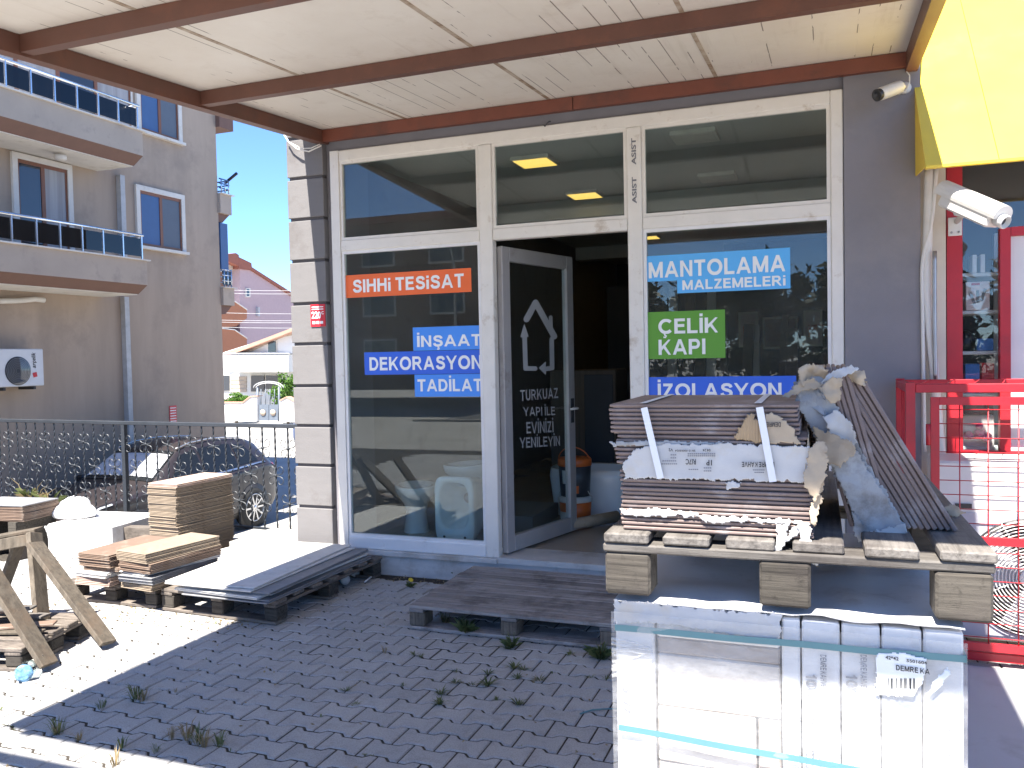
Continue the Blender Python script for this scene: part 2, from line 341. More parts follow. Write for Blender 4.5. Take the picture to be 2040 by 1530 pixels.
def sign_text(mb, body, x0, x1, z0, z1, y, bold=.02): return text(mb, body, (x0, y, z0), (x1-x0, 0, 0), (0, 0, z1-z0), bold)

# ------------------------------------------------------------------ ground
D = 5.64
mb = MB(); mb.add([(-900, -900, -1.25), (900, -900, -1.25), (900, 900, -1.25), (-900, 900, -1.25)], [(0, 1, 2, 3)]); struct('street', mb, MAT['street'])
mb = MB(); mb.box(-10.6, 60, -9.0, 6.5, -1.5, -.075); terr = struct('terrace', mb, MAT['street'])
mb = MB(); mb.box(-10.6, 60, -24, -9.0, -1.5, -.2); struct('road', mb, MAT['asphalt'])
mb = MB(); mb.box(-10.6, 60, -9.15, -9.0, -1.4, -.02); struct('kerb', mb, MAT['street'])
# double-T pavers: rows run along x, heads meet end to end, rows half offset
PW, PH, PN, PP = .2, .165, .112, .1385
def paver_poly(g=.0036, k=1.5):
    a, h, n = PW/2-g, PH/2-g*k, PN/2-g*k
    return [(-a, -h), (-.0625-g*.6, -h), (-.0375-g*.6, -n), (.0375+g*.6, -n), (.0625+g*.6, -h), (a, -h), (a, h), (.0625+g*.6, h), (.0375+g*.6, n), (-.0375-g*.6, n), (-.0625-g*.6, h), (-a, h)]
def paver_geo():
    o = paver_poly(); i = paver_poly(.0085, 1.2); n = 12
    vs = [(x, y, -.06) for x, y in o]+[(x, y, -.005) for x, y in o]+[(x, y, 0) for x, y in i]
    fs = [tuple(range(2*n, 3*n))]
    for k in range(2):
        fs += [(k*n+j, k*n+(j+1) % n, (k+1)*n+(j+1) % n, (k+1)*n+j) for j in range(n)]
    return vs, fs
pv, pf = paver_geo(); pm = MB().add(pv, pf).mesh('paver'); pm.materials.append(MAT['paver'])
paving = struct('paving', MB().box(-9.9, 5.5, -2.2, 6.1, -.071, -.0058), MAT['joint_sand'])
spots = []
for j in range(int(-2.2/PP), int(6.0/PP)+1):
    y = j*PP + .02
    for i in range(-34, 26):
        x = i*PW + (PW/2 if j % 2 else 0) + .03
        if y > 5.5 and x < .6: continue
        if not (-6.6 < x < 3.4 and -1.6 < y < 6.0): continue
        d = Vector((x, y, 0))-CAM; w = d.dot(FW); vis = 0
        if w > .5:
            px, py = CX+F_PX*d.dot(RT)/w, CY-F_PX*d.dot(UP)/w
            if -20 < px < 2060 and 0 < py < 1560: vis = 1
            if px > 1235 and py > 1130: vis = 0
            if 830 < px < 1225 and 1130 < py < 1255: vis = 0
            if px < 130 and py < 1330: vis = 0
        spots.append((vis, -w, x, y))
spots.sort(reverse=True); rest = MB()
for k, (vis, w, x, y) in enumerate(spots):
    dz = rnd.uniform(-.0015, .0015)+.002*noise.noise(Vector((x*1.3, y*1.3, 0))); tl = (rnd.gauss(0, .005), rnd.gauss(0, .005), rnd.gauss(0, .006))
    if k < 300: o = place('paver', pm, None, paving, (x, y, dz), tl)
    else:
        M = Matrix.Rotation(tl[0], 3, 'X') @ Matrix.Rotation(tl[1], 3, 'Y') @ Matrix.Rotation(tl[2], 3, 'Z'); t = Vector((x, y, dz))
        rest.add([M @ Vector(p)+t for p in pv], pf)
rest.build('more_pavers', MAT['paver'], paving)['kind'] = 'stuff'

# ------------------------------------------------------------------ the shop
shop = thing('shop_building', 'grey tiling shop with white framed storefront and an open glass door', 'shop', (-1.75, D, 0))
def part(name, mat, parent, *boxes):
    mb = MB()
    for b in boxes: mb.box(*b)
    return mb.build(name, MAT[mat], parent)
plh = part('plinth', 'marble', shop, (-3.60, .10, 5.615, 5.95, -.06, .150))
part('sill_slab', 'marble', plh, (-3.60, -2.26, 5.585, 5.95, .1505, .182))
part('sill_slab', 'marble', plh, (-1.18, .10, 5.585, 5.95, .1505, .182))
part('threshold', 'marble', plh, (-2.2595, -1.1805, 5.60, 5.95, .1505, .192))
part('side_ledge', 'street', shop, (-4.62, -3.602, 5.56, 6.2, -.06, .178))
part('right_wall', 'pilaster', shop, (.102, .53, 5.62, 6.4, -.06, 3.9))
part('lintel_wall', 'pilaster', shop, (-3.62, .1, 5.66, 5.9, 3.272, 3.9))
part('left_wall', 'pilaster', shop, (-3.655, -3.602, 5.66, 6.2, .18, 3.9))
part('upper_wall', 'pilaster', shop, (-3.99, .6, 5.92, 15.9, 3.905, 5.2))
part('side_wall', 'column_paint', shop, (-3.96, -3.76, 6.16, 15.9, -.2, 3.9))
# the rusticated pillar: blocks with recessed joints
col = part('pillar', 'column_groove', shop, (-3.965, -3.665, 5.615, 6.15, .181, 3.9))
zs = [.182]
for i, py in enumerate([1008, 926, 848, 769, 686, 606, 521, 438, 356, 276]):
    zs.append(Yp(590, py, 5.6).z)
zs += [3.75]
for i in range(len(zs)-1):
    a, b = zs[i]+(.012 if i else 0), zs[i+1]-.012
    if b <= a: continue
    mb = MB(); mb.obox((-3.815, 5.88, (a+b)/2), (.33, .56, b-a), None, .004); mb.build('block', MAT['column_paint'], col)
# storefront frame
fr = part('storefront_frame', 'white_frame', shop, (-3.60, -3.525, 5.625, 5.70, .183, 3.27))
def fbar(*b, mat='white_frame'): 
    mb = MB(); mb.obox(((b[0]+b[1])/2, (b[2]+b[3])/2, (b[4]+b[5])/2), (b[1]-b[0], b[3]-b[2], b[5]-b[4]), None, .006); return mb.build('frame_bar', MAT[mat], fr)
fbar(.025, .098, 5.625, 5.70, .183, 3.27)
fbar(-2.355, -2.255, 5.622, 5.70, .183, 3.185); fbar(-1.265, -1.165, 5.622, 5.70, .183, 3.185)
fbar(-3.524, .024, 5.625, 5.70, 3.187, 3.27)
for a, b in ((-3.524, -2.357), (-2.253, -1.267), (-1.163, .024)): fbar(a, b, 5.6255, 5.699, 2.495, 2.578)
for a, b in ((-3.524, -2.357), (-1.163, .024)): fbar(a, b, 5.6255, 5.699, .183, .275, mat='clean_frame')
panes = [(-3.524, -2.357, .275, 2.495), (-1.163, .024, .275, 2.495), (-3.524, -2.357, 2.578, 3.187), (-2.253, -1.267, 2.578, 3.187), (-1.163, .024, 2.578, 3.187)]
for a, b, c, d in panes:
    # glazing bead round each pane
    t = .022; mb = MB()
    for q4 in ((a, b, c, c+t), (a, b, d-t, d), (a, a+t, c+t, d-t), (b-t, b, c+t, d-t)): mb.box(q4[0], q4[1], 5.636, 5.672, q4[2], q4[3])
    mb.build('glazing_bead', MAT['white_frame' if d > 2.6 else 'clean_frame'], fr)
    part('pane', 'pane', fr, (a+.012, b-.012, 5.655, 5.661, c+.012, d-.012))
# worn maker's print on the mullion and the hook over it
mb = MB()
for za, zb in ((2.93, 3.11), (2.67, 2.85)): text(mb, 'ASIST', (-1.198, 5.6195, za), (0, 0, zb-za), (-.032, 0, 0), .03)
mb.build('worn_print', MAT['grey_ink'], fr)
mb = MB(); mb.tube([(-1.80, 5.625, 3.29), (-1.80, 5.60, 3.285), (-1.815, 5.585, 3.265), (-1.83, 5.59, 3.25), (-1.84, 5.60, 3.262)], .004, 6); mb.build('wire_hook', MAT['dark_ink'], fr)

# room behind the glass
part('room_floor', 'floor_tile', shop, (-3.755, .6, 5.951, 15.9, .0, .19))
part('room_ceiling', 'ceiling_paint', shop, (-3.755, .6, 5.901, 15.9, 3.36, 3.5))
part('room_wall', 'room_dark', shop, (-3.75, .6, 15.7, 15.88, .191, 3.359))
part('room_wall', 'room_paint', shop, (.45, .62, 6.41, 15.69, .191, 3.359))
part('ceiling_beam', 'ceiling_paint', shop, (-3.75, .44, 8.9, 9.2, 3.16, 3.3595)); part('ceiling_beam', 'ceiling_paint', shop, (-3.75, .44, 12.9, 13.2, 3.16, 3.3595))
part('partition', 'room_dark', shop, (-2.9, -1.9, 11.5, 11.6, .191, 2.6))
# door, hinged on the left mullion and standing open inwards
HX, HY, DA, DW = -2.235, 5.70, R(75), .98
dv = Vector((math.cos(DA), math.sin(DA), 0)); dn = Vector((dv.y, -dv.x, 0)); H0 = Vector((HX, HY, 0))
DM = Matrix((dv, dn, Vector((0, 0, 1)))).transposed()
door = None
def dbox(name, mat, u0, u1, w0, w1, z0, z1, par, ch=.004):
    mb = MB(); mb.obox(H0+dv*((u0+u1)/2)+dn*((w0+w1)/2)+Vector((0, 0, (z0+z1)/2)), (u1-u0, w1-w0, z1-z0), DM, ch); return mb.build(name, MAT[mat], par)
door = dbox('door', 'grey_frame', 0, .095, -.025, .025, .205, 2.46, shop)
dbox('door_rail', 'grey_frame', DW-.095, DW, -.025, .025, .205, 2.46, door)
dbox('door_rail', 'grey_frame', .0955, DW-.0955, -.0248, .0248, .205, .32, door); dbox('door_rail', 'grey_frame', .0955, DW-.0955, -.0248, .0248, 2.355, 2.46, door)
dbox('pane', 'clear_pane', .097, DW-.097, -.003, .003, .322, 2.353, door, 0)
for z in (.5, 1.6, 2.25): dbox('hinge', 'grey_frame', -.018, .012, .0255, .04, z, z+.09, door, .002)
dbox('lock', 'dark_ink', DW-.07, DW-.03, .0255, .034, 1.1, 1.3, door, .002)
mb = MB(); a = H0+dv*(DW-.05)+dn*.034+Vector((0, 0, 1.22)); mb.tube([a, a+dn*.05, a+dn*.055-dv*.02, a+dn*.055-dv*.12], .009, 8); mb.build('handle', MAT['clean_frame'], door)
def dpt(px, py): return PLp(px, py, H0+dn*.006, dn)
def stroke(mb, pts, w):       # strokes of even drawn width on the door glass
    for i in range(len(pts)-1):
        (xa, ya), (xb, yb) = pts[i], pts[i+1]; l = math.hypot(xb-xa, yb-ya); tx, ty = (xb-xa)/l, (yb-ya)/l; nx, ny = -ty*w/2, tx*w/2; of = dn*(.0004*i)
        q5 = [(xa+nx, ya+ny), (xb+nx, yb+ny)]+[(xb+nx*math.cos(R(18*k))+tx*w/2*math.sin(R(18*k)), yb+ny*math.cos(R(18*k))+ty*w/2*math.sin(R(18*k))) for k in range(1, 10)]+[(xb-nx, yb-ny), (xa-nx, ya-ny)]+[(xa-nx*math.cos(R(18*k))-tx*w/2*math.sin(R(18*k)), ya-ny*math.cos(R(18*k))-ty*w/2*math.sin(R(18*k))) for k in range(1, 10)]
        mb.add([dpt(*p)+of for p in q5], [tuple(range(len(q5)))])
mb = MB(); stroke(mb, [(1049, 636), (1067, 603), (1104, 670)], 12); stroke(mb, [(1097, 632), (1098, 660)], 7); mb.build('roof_mark', MAT['frost_vinyl'], door)
mb = MB(); stroke(mb, [(1099, 676), (1100, 733), (1087, 735)], 9); mb.add([dpt(*p)+dn*.002 for p in ((1073, 733), (1087, 720), (1087, 747))], [(0, 1, 2)]); mb.build('wall_mark', MAT['frost_vinyl'], door)
mb = MB(); stroke(mb, [(1045, 668), (1047, 734), (1066, 734)], 9); mb.add([dpt(*p)+dn*.002 for p in ((1044, 645), (1036, 672), (1053, 671))], [(0, 1, 2)]); mb.build('arrow_mark', MAT['frost_vinyl'], door)
mb = MB()
for s, (a, b, c) in (('TURKUAZ', ((1037, 799), (1112, 793), (1036, 777))), ('YAPI İLE', ((1043, 829), (1106, 827), (1042, 806))), ('EVİNİZİ', ((1049, 864), (1103, 861), (1048, 834))), ('YENİLEYİN', ((1036, 893), (1116, 888), (1035, 866)))):
    A, B, C = dpt(*a), dpt(*b), dpt(*c); mb = MB(); btext(mb, s, A, B-A, (C-A), .16); mb.build('lettering', MAT['frost_vinyl'], door)

# vinyl signs on the panes
YS = 5.6535
def sign(name, label, mat, polys, texts):
    mb = MB(); x0 = min(p[0] for p in polys); z0 = min(p[2] for p in polys)
    t = thing(name, label, 'sign', (x0, YS, z0))
    for i, (a, b, c, d) in enumerate(polys): mb.box(a, b, YS-.001, YS, c, d)
    mb.build('vinyl_panel', MAT[mat], t); mb = MB()
    for s, a, b, c, d in texts: mb = MB(); btext(mb, s, (a, YS-.0025, c), (b-a, 0, 0), (0, 0, d-c), .215); mb.build('lettering', MAT['white_vinyl'], t)
    return t
sign('window_sign', 'orange vinyl sign reading SIHHi TESiSAT on the left window', 'orange_vinyl', [(-3.51, -2.44, 2.135, 2.31)], [('SIHHi TESiSAT', -3.44, -2.50, 2.172, 2.272)])
sign('window_sign', 'light blue vinyl sign reading İNŞAAT, above the DEKORASYON sign', 'blue_vinyl', [(-2.93, -2.365, 1.712, 1.888)], [('İNŞAAT', -2.895, -2.372, 1.716, 1.848)])
sign('window_sign', 'royal blue vinyl sign reading DEKORASYON on the left window', 'royal_vinyl', [(-3.355, -2.365, 1.535, 1.709)], [('DEKORASYON', -3.31, -2.372, 1.568, 1.670)])
sign('window_sign', 'light blue vinyl sign reading TADİLAT, under the DEKORASYON sign', 'blue_vinyl', [(-2.925, -2.365, 1.365, 1.532)], [('TADİLAT', -2.90, -2.372, 1.405, 1.522)])
sign('window_sign', 'sky blue stepped vinyl sign reading MANTOLAMA MALZEMELERi on the right window', 'sky_vinyl', [(-1.150, -.22, 2.142, 2.315), (-.94, -.22, 2.055, 2.142)], [('MANTOLAMA', -1.13, -.25, 2.165, 2.272), ('MALZEMELERi', -.905, -.25, 2.075, 2.14)])
sign('window_sign', 'green vinyl sign reading ÇELİK KAPI on the right window', 'green_vinyl', [(-1.150, -.63, 1.618, 1.936)], [('ÇELİK', -1.07, -.675, 1.758, 1.915), ('KAPI', -1.07, -.76, 1.645, 1.748)])
sign('window_sign', 'royal blue vinyl sign reading İZOLASYON low on the right window', 'royal_vinyl', [(-1.150, -.19, 1.33, 1.495)], [('İZOLASYON', -1.08, -.28, 1.355, 1.478)])
a, b = Yp(619, 607, 5.598), Yp(649, 650, 5.598)
t = thing('house_number_plate', 'small red house number plate reading 220C on the grey pillar', 'number plate', (a.x, 5.598, b.z))
MB().box(a.x, b.x, 5.592, 5.598, b.z, a.z).build('plate', MAT['red_plate'], t)
mb = MB(); h = a.z-b.z; w = b.x-a.x
sign_text(mb, '220', a.x+.08*w, a.x+.72*w, b.z+.36*h, b.z+.68*h, 5.5905, .03); sign_text(mb, 'C', a.x+.76*w, a.x+.92*w, b.z+.54*h, b.z+.68*h, 5.5905, .03)
sign_text(mb, 'BUCA BLD', a.x+.1*w, a.x+.9*w, b.z+.78*h, b.z+.9*h, 5.5905, .02) if 0 else None
for k in range(2): mb.box(a.x+.1*w, b.x-.1*w, 5.5902, 5.5905, b.z+(.76+.1*k)*h, b.z+(.80+.1*k)*h)
for k in range(3): mb.box(a.x+(.12+.27*k)*w, a.x+(.32+.27*k)*w, 5.5902, 5.5905, b.z+.12*h, b.z+.24*h)
mb.build('lettering', MAT['white_vinyl'], t)
# ceiling lamps
wh = ['nearest the door', 'second from the storefront', 'third from the storefront', 'fourth from the storefront', 'farthest in the row']
for i, p in enumerate([(1066, 318), (1165, 385), (1235, 435), (1290, 470), (1328, 500)]):
    c = Zp(*p, 3.355); t = thing('ceiling_lamp', 'square warm yellow ceiling lamp inside the shop, %s' % wh[i], 'lamp', c, 'lit ceiling lamps in the shop')
    MB().box(c.x-.17, c.x+.17, c.y-.17, c.y+.17, c.z-.03, c.z+.003).build('housing', MAT['lamp_off'], t)
    MB().box(c.x-.15, c.x+.15, c.y-.15, c.y+.15, c.z-.034, c.z-.0305).build('diffuser', MAT['lamp_on'], t)
for i, p in enumerate([(1385, 268), (1430, 350), (1475, 392)]):
    c = Zp(*p, 3.355); t = thing('ceiling_lamp', 'pale unlit ceiling lamp seen %s' % ['first in the upper right pane', 'second in the upper right pane', 'third in the upper right pane', 'through the upper left pane', 'behind the top edge of the lower left pane'][i], 'lamp', c, 'unlit ceiling lamps in the shop')
    MB().box(c.x-.17, c.x+.17, c.y-.17, c.y+.17, c.z-.03, c.z+.003).build('housing', MAT['lamp_off'], t)
    MB().box(c.x-.15, c.x+.15, c.y-.15, c.y+.15, c.z-.034, c.z-.0305).build('diffuser', MAT['lamp_off'], t)
# ------------------------------------------------------------------ canopy
can = thing('canopy', 'brown steel canopy with cream sandwich panel ceiling over the forecourt', 'canopy', (-1.6, 5.6, 0))
SL = .0676
def zc(y): return 3.425 + SL*(y-5.54)
def sbar(name, mat, x0, x1, y0, y1, zt, h, par=can):
    """box following the canopy's slope; zt = offset of its top above the panel underside"""
    vs = [(x, y, zc(y)+zt-(0 if k else h)) for x in (x0, x1) for y in (y0, y1) for k in (0, 1)]
    return MB().add(vs, [(0, 1, 3, 2), (4, 6, 7, 5), (0, 4, 5, 1), (2, 3, 7, 6), (0, 2, 6, 4), (1, 5, 7, 3)]).build(name, MAT[mat], par)
YF = .935
px = [-3.83, -2.905, -1.79, -.66, .52]
for i in range(4):
    o = sbar('roof_panel', 'canopy_panel', px[i]+.003, px[i+1]-.003, YF, 5.655, .05, .05)
    if i: sbar('joint_strip', 'joint_strip', px[i]-.012, px[i]+.012, YF, 5.65, .0, .003)
sbar('edge_beam', 'brown_steel', -3.69, -3.62, YF+.02, 5.655, -.002, .098)
sbar('edge_beam', 'brown_steel', .45, .515, YF+.02, 5.655, -.002, .11)
for i, y in enumerate([1.73, 2.98, 4.22]): sbar('cross_beam', 'brown_steel', -3.619, .449, y, y+.07, -.0025, .084)
sbar('front_beam', 'brown_steel', -3.619, .449, YF+.02, YF+.09, -.0025, .084)
sbar('wall_beam', 'red_brown_steel', -3.619, -1.62, 5.56, 5.615, -.004, .088)
sbar('wall_beam', 'red_brown_steel', -1.615, .449, 5.56, 5.615, -.004, .088)
mb = MB(); mb.tube([(-3.83, .735, zc(.75)-.03), (.52, .735, zc(.75)-.03)], .04, 10); mb.build('gutter_pipe', MAT['brown_steel'], can)
# cables at the pillar head
mb = MB(); P = [Yp(*p, 5.55) for p in [(566, 268), (575, 283), (592, 297), (615, 302), (640, 290)]]; mb.tube(P, .006, 6)
P = [Yp(*p, 5.545) for p in [(580, 285), (600, 296), (620, 295), (637, 287)]]; mb.tube(P, .004, 6)
solo('electric_cable', mb, MAT['white_frame'], 'loose white and grey cable at the pillar head under the canopy corner', 'cable')

# ------------------------------------------------------------------ pallets
wood('old_wood_x', (.165, .138, .115), (.085, .07, .058), 0); wood('old_wood_y', (.165, .138, .115), (.085, .07, .058), 1); wood('old_wood_z', (.16, .13, .10), (.09, .07, .052), 2)
wood('pale_wood_x', (.135, .122, .109), (.072, .064, .057), 0); wood('pale_wood_y', (.135, .122, .109), (.072, .064, .057), 1)
wood('ramp_wood', (.27, .245, .23), (.165, .148, .138), 0, .8)
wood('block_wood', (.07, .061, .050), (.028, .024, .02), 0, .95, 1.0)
wood('raw_wood', (.115, .095, .072), (.07, .057, .043), 2, .75, .5, (.13, .09, .06))
def pallet(label, x0, y0, z0, w, l, along='y', rot=0., nb=6, bw=.1, h=.145, ww='old_wood', bottom=True, blockmat='block_wood', bl=.12, group=None, sag=0., bh=None):
    """deck boards run along `along`; w is across the boards' run in x when along='y'"""
    c = Vector((x0+w/2, y0+l/2, z0)); t = thing('pallet', label, 'pallet', c, group); M = Matrix.Rotation(rot, 3, 'Z')
    L, W = (l, w) if along == 'y' else (w, l)      # L along boards, W across
    def bx(name, mat, a0, a1, b0, b1, z0_, z1_, ch=.004):     # a across, b along
        mb = MB(); mb.obox((0, 0, 0), (a1-a0, b1-b0, z1_-z0_) if along == 'y' else (b1-b0, a1-a0, z1_-z0_), None, ch)
        p = ((a0+a1)/2, (b0+b1)/2, (z0_+z1_)/2) if along == 'y' else ((b0+b1)/2, (a0+a1)/2, (z0_+z1_)/2)
        p = Vector(p); jit = Matrix.Rotation(rnd.gauss(0, .004), 3, 'Z') @ Matrix.Rotation(rnd.gauss(0, .003), 3, 'Y')
        mb.v = [M @ (jit @ v + p) + c for v in mb.v]; return mb.build(name, MAT[mat], t)
    dk, st, bb = .022, .022, (.022 if bottom else 0); hb = h-dk-st-bb
    A, B = ('_y', '_x') if along == 'y' else ('_x', '_y')
    for i in range(nb):
        a = -W/2 + i*(W-bw)/(nb-1); j = rnd.uniform(-.008, .008)
        bx('deck_board', ww+A if ww != 'ramp_wood' else ww, a, a+bw, -L/2+j, L/2+j+rnd.uniform(-.006, .006), h-dk+rnd.uniform(-.001, .002), h+rnd.uniform(0, .002))
    for b in (-L/2, -.05, L/2-.1):
        bx('stringer_board', ww+B if ww != 'ramp_wood' else ww, -W/2, W/2, b+.002, b+.098, h-dk-st, h-dk-.0015)
        for a in (-W/2, -bl/2, W/2-bl):
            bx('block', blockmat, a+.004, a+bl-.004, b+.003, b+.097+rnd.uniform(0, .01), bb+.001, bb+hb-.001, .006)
    if bottom:
        for a in (-W/2, -bl/2, W/2-bl): bx('bottom_board', ww+A if ww != 'ramp_wood' else ww, a, a+bl-.01, -L/2+.002, L/2-.002, 0, bb)
    return t
# the step at the door, nearly gapless planks
pallet('flat grey plank pallet used as a step in front of the door', -2.41, 4.50, .002, 1.30, .98, 'x', 0, 10, .095, .15, 'ramp_wood', True, 'old_wood_z', .13)
pallet('weathered pallet under the white slabs by the storefront', -4.17, 4.33, .002, .95, 1.25, 'x', R(-2), 7, .11, .15)
pallet('grey pallet under the two small brown tile stacks', -5.06, 4.36, .002, .80, 1.0, 'x', R(1), 6, .11, .14)
upal = pallet('worn wooden pallet raised on the wrapped load, carrying brown tile packs', -.505, 1.905, 1.094, .815, 1.15, 'y', R(.6), 6, .105, .146, 'pale_wood', False, 'block_wood', .115)
# ------------------------------------------------------------------ tiles
def tilemat(name, edge, face, v=.12):
    return plain(name, edge, .6, var=.1, scale=12, bump=.0012, bscale=90, island=v, dirt=face, dirt_at=.6, dscale=9)
tilemat('brown_tile', (.205, .15, .132), (.33, .285, .27)); tilemat('beige_tile', (.30, .235, .17), (.23, .175, .125)); tilemat('rust_tile', (.20, .135, .098), (.27, .215, .17))
tilemat('white_tile', (.62, .60, .57), (.5, .46, .42), .05); tilemat('grey_tile', (.22, .22, .23), (.30, .29, .28)); tilemat('pink_tile', (.46, .34, .28), (.36, .26, .2))
def tile_mb(w, l, th):      # glazed body on a ribbed back set in from the edge, so a stack shows its joints
    return MB().obox((0, 0, th*.16), (w, l, th*.68), None, .0014).obox((0, 0, -th*.34), (w-.014, l-.014, th*.319))
def stack(label, name, cat, x0, y0, z0, w, l, rows, rot=0., th=.0095, gap=.0012, jit=.003, group=None):
    """rows: list of (count, material, dx, dy, drot); every tile its own part sharing one mesh per material"""
    c = Vector((x0+w/2, y0+l/2, z0)); t = thing(name, label, cat, c, group); z = 0; cache = {}
    for n, mt, dx, dy, dr in rows:
        for i in range(n):
            if mt not in cache:
                me = tile_mb(w, l, th).mesh('tile'); me.materials.append(MAT[mt]); cache[mt] = me
            o = place('tile', cache[mt], None, t, (dx+rnd.gauss(0, jit), dy+rnd.gauss(0, jit), z+th/2), (0, 0, rot+dr+rnd.gauss(0, .006))); z += th+gap
    return t
stack('large white topped slabs lying on the pallet by the storefront', 'slab_stack', 'slabs', -4.06, 4.24, .152, .68, 1.22,
      [(2, 'grey_tile', .13, .02, R(-1)), (2, 'white_tile', .10, .0, R(-3)), (2, 'grey_tile', .12, .03, R(1)), (1, 'white_tile', .02, -.02, R(0)), (1, 'white_tile', -.02, .0, R(2))], 0, .0105, .001, .01)
stack('low stack of brown edged tiles behind the white slabs', 'tile_stack', 'tiles', -4.62, 4.95, .01, .42, 1.0, [(9, 'rust_tile', 0, 0, R(-8)), (4, 'white_tile', .05, .1, R(-10))], 0)
stack('short stack of brown tiles with splayed pale tiles below, left of its twin', 'tile_stack', 'tiles', -4.86, 4.28, .145, .30, .60,
      [(6, 'pink_tile', -.02, .0, R(2)), (4, 'white_tile', .0, -.01, R(-3)), (3, 'rust_tile', .03, .02, R(4)), (9, 'rust_tile', .02, .0, R(-2))], 0, .0088)
stack('short stack of beige brown tiles nearest the white slabs', 'tile_stack', 'tiles', -4.46, 4.26, .145, .30, .62,
      [(5, 'beige_tile', .01, .02, R(-4)), (5, 'grey_tile', .0, .0, R(1)), (2, 'white_tile', -.02, .03, R(-9)), (7, 'rust_tile', .01, .01, R(-3)), (7, 'beige_tile', .0, .0, R(-5))], R(-3), .0088)
stack('tall stack of beige tiles in front of the iron fence', 'tile_stack', 'tiles', -5.20, 5.30, .02, .31, .64,
      [(16, 'beige_tile', 0, 0, 0), (14, 'beige_tile', .006, 0, R(1)), (16, 'beige_tile', 0, .004, R(-.6)), (14, 'beige_tile', -.004, 0, R(.8)), (3, 'pink_tile', .0, 0, R(2))], R(-4), .0093)
# ------------------------------------------------------------------ torn paper and card
plain('white_card', (.50, .49, .48), .8, var=.08, scale=8, dirt=(.50, .44, .36), dirt_at=.6, dscale=7, bump=.0012, bscale=40)
q = N('brown_card'); wv = q.n('ShaderNodeTexWave'); wv.inputs['Scale'].default_value = 48; wv.bands_direction = 'X'; q.l(q.co(), wv.inputs[0])
q.col(q.mix(q.ramp(q.noise(9, 6, .7), [(.4, (0,)*3), (.75, (.6,)*3)]), (.40, .29, .18), (.27, .19, .12))); q.bump(wv.outputs[0], .002, .8); q.done(.85, 0, .2)
plain('grey_card', (.36, .37, .38), .8, var=.15, scale=9, dirt=(.20, .19, .18), dirt_at=.55, dscale=8, bump=.002, bscale=45)
plain('kraft', (.40, .32, .23), .85, var=.15, scale=10, dirt=(.30, .22, .15), dirt_at=.62, dscale=9, bump=.002, bscale=60)
plain('white_strap', (.74, .74, .76), .35, var=.03, bump=.0003); plain('teal_strap', (.10, .225, .245), .35, var=.08)
plain('carton_white', (.66, .65, .64), .7, var=.05, dirt=(.5, .47, .44), dirt_at=.62, dscale=6, bump=.0008, bscale=30, island=.05)
plain('taupe_tile', (.33, .28, .245), .55, var=.08, island=.1, dirt=(.42, .37, .33), dirt_at=.6); plain('cream_tile', (.56, .50, .44), .5, var=.06, island=.06)
q = N('film'); q.t.nodes.remove(q.b)
tr = q.n('ShaderNodeBsdfTransparent'); tr.inputs[0].default_value = (.97, .97, .97, 1)
gl = q.n('ShaderNodeBsdfGlossy'); gl.inputs['Roughness'].default_value = .12; df = q.n('ShaderNodeBsdfDiffuse'); df.inputs[0].default_value = (.8, .8, .8, 1)
frn = schlick(q); m1 = q.n('ShaderNodeMixShader'); m2 = q.n('ShaderNodeMixShader')
q.l(frn, m1.inputs[0]); q.l(tr.outputs[0], m1.inputs[1]); q.l(gl.outputs[0], m1.inputs[2])
q.l(q.ramp(q.noise(7, 5, .7, (1, 1, 3)), [(.38, (.07,)*3), (.75, (.34,)*3)]), m2.inputs[0]); q.l(m1.outputs[0], m2.inputs[1]); q.l(df.outputs[0], m2.inputs[2]); q.l(m2.outputs[0], q.out.inputs[0])
def inside(p, poly):
    c = False; n = len(poly)
    for i in range(n):
        a, b = poly[i], poly[i-1]
        if (a[1] > p[1]) != (b[1] > p[1]) and p[0] < (b[0]-a[0])*(p[1]-a[1])/(b[1]-a[1])+a[0]: c = not c
    return c
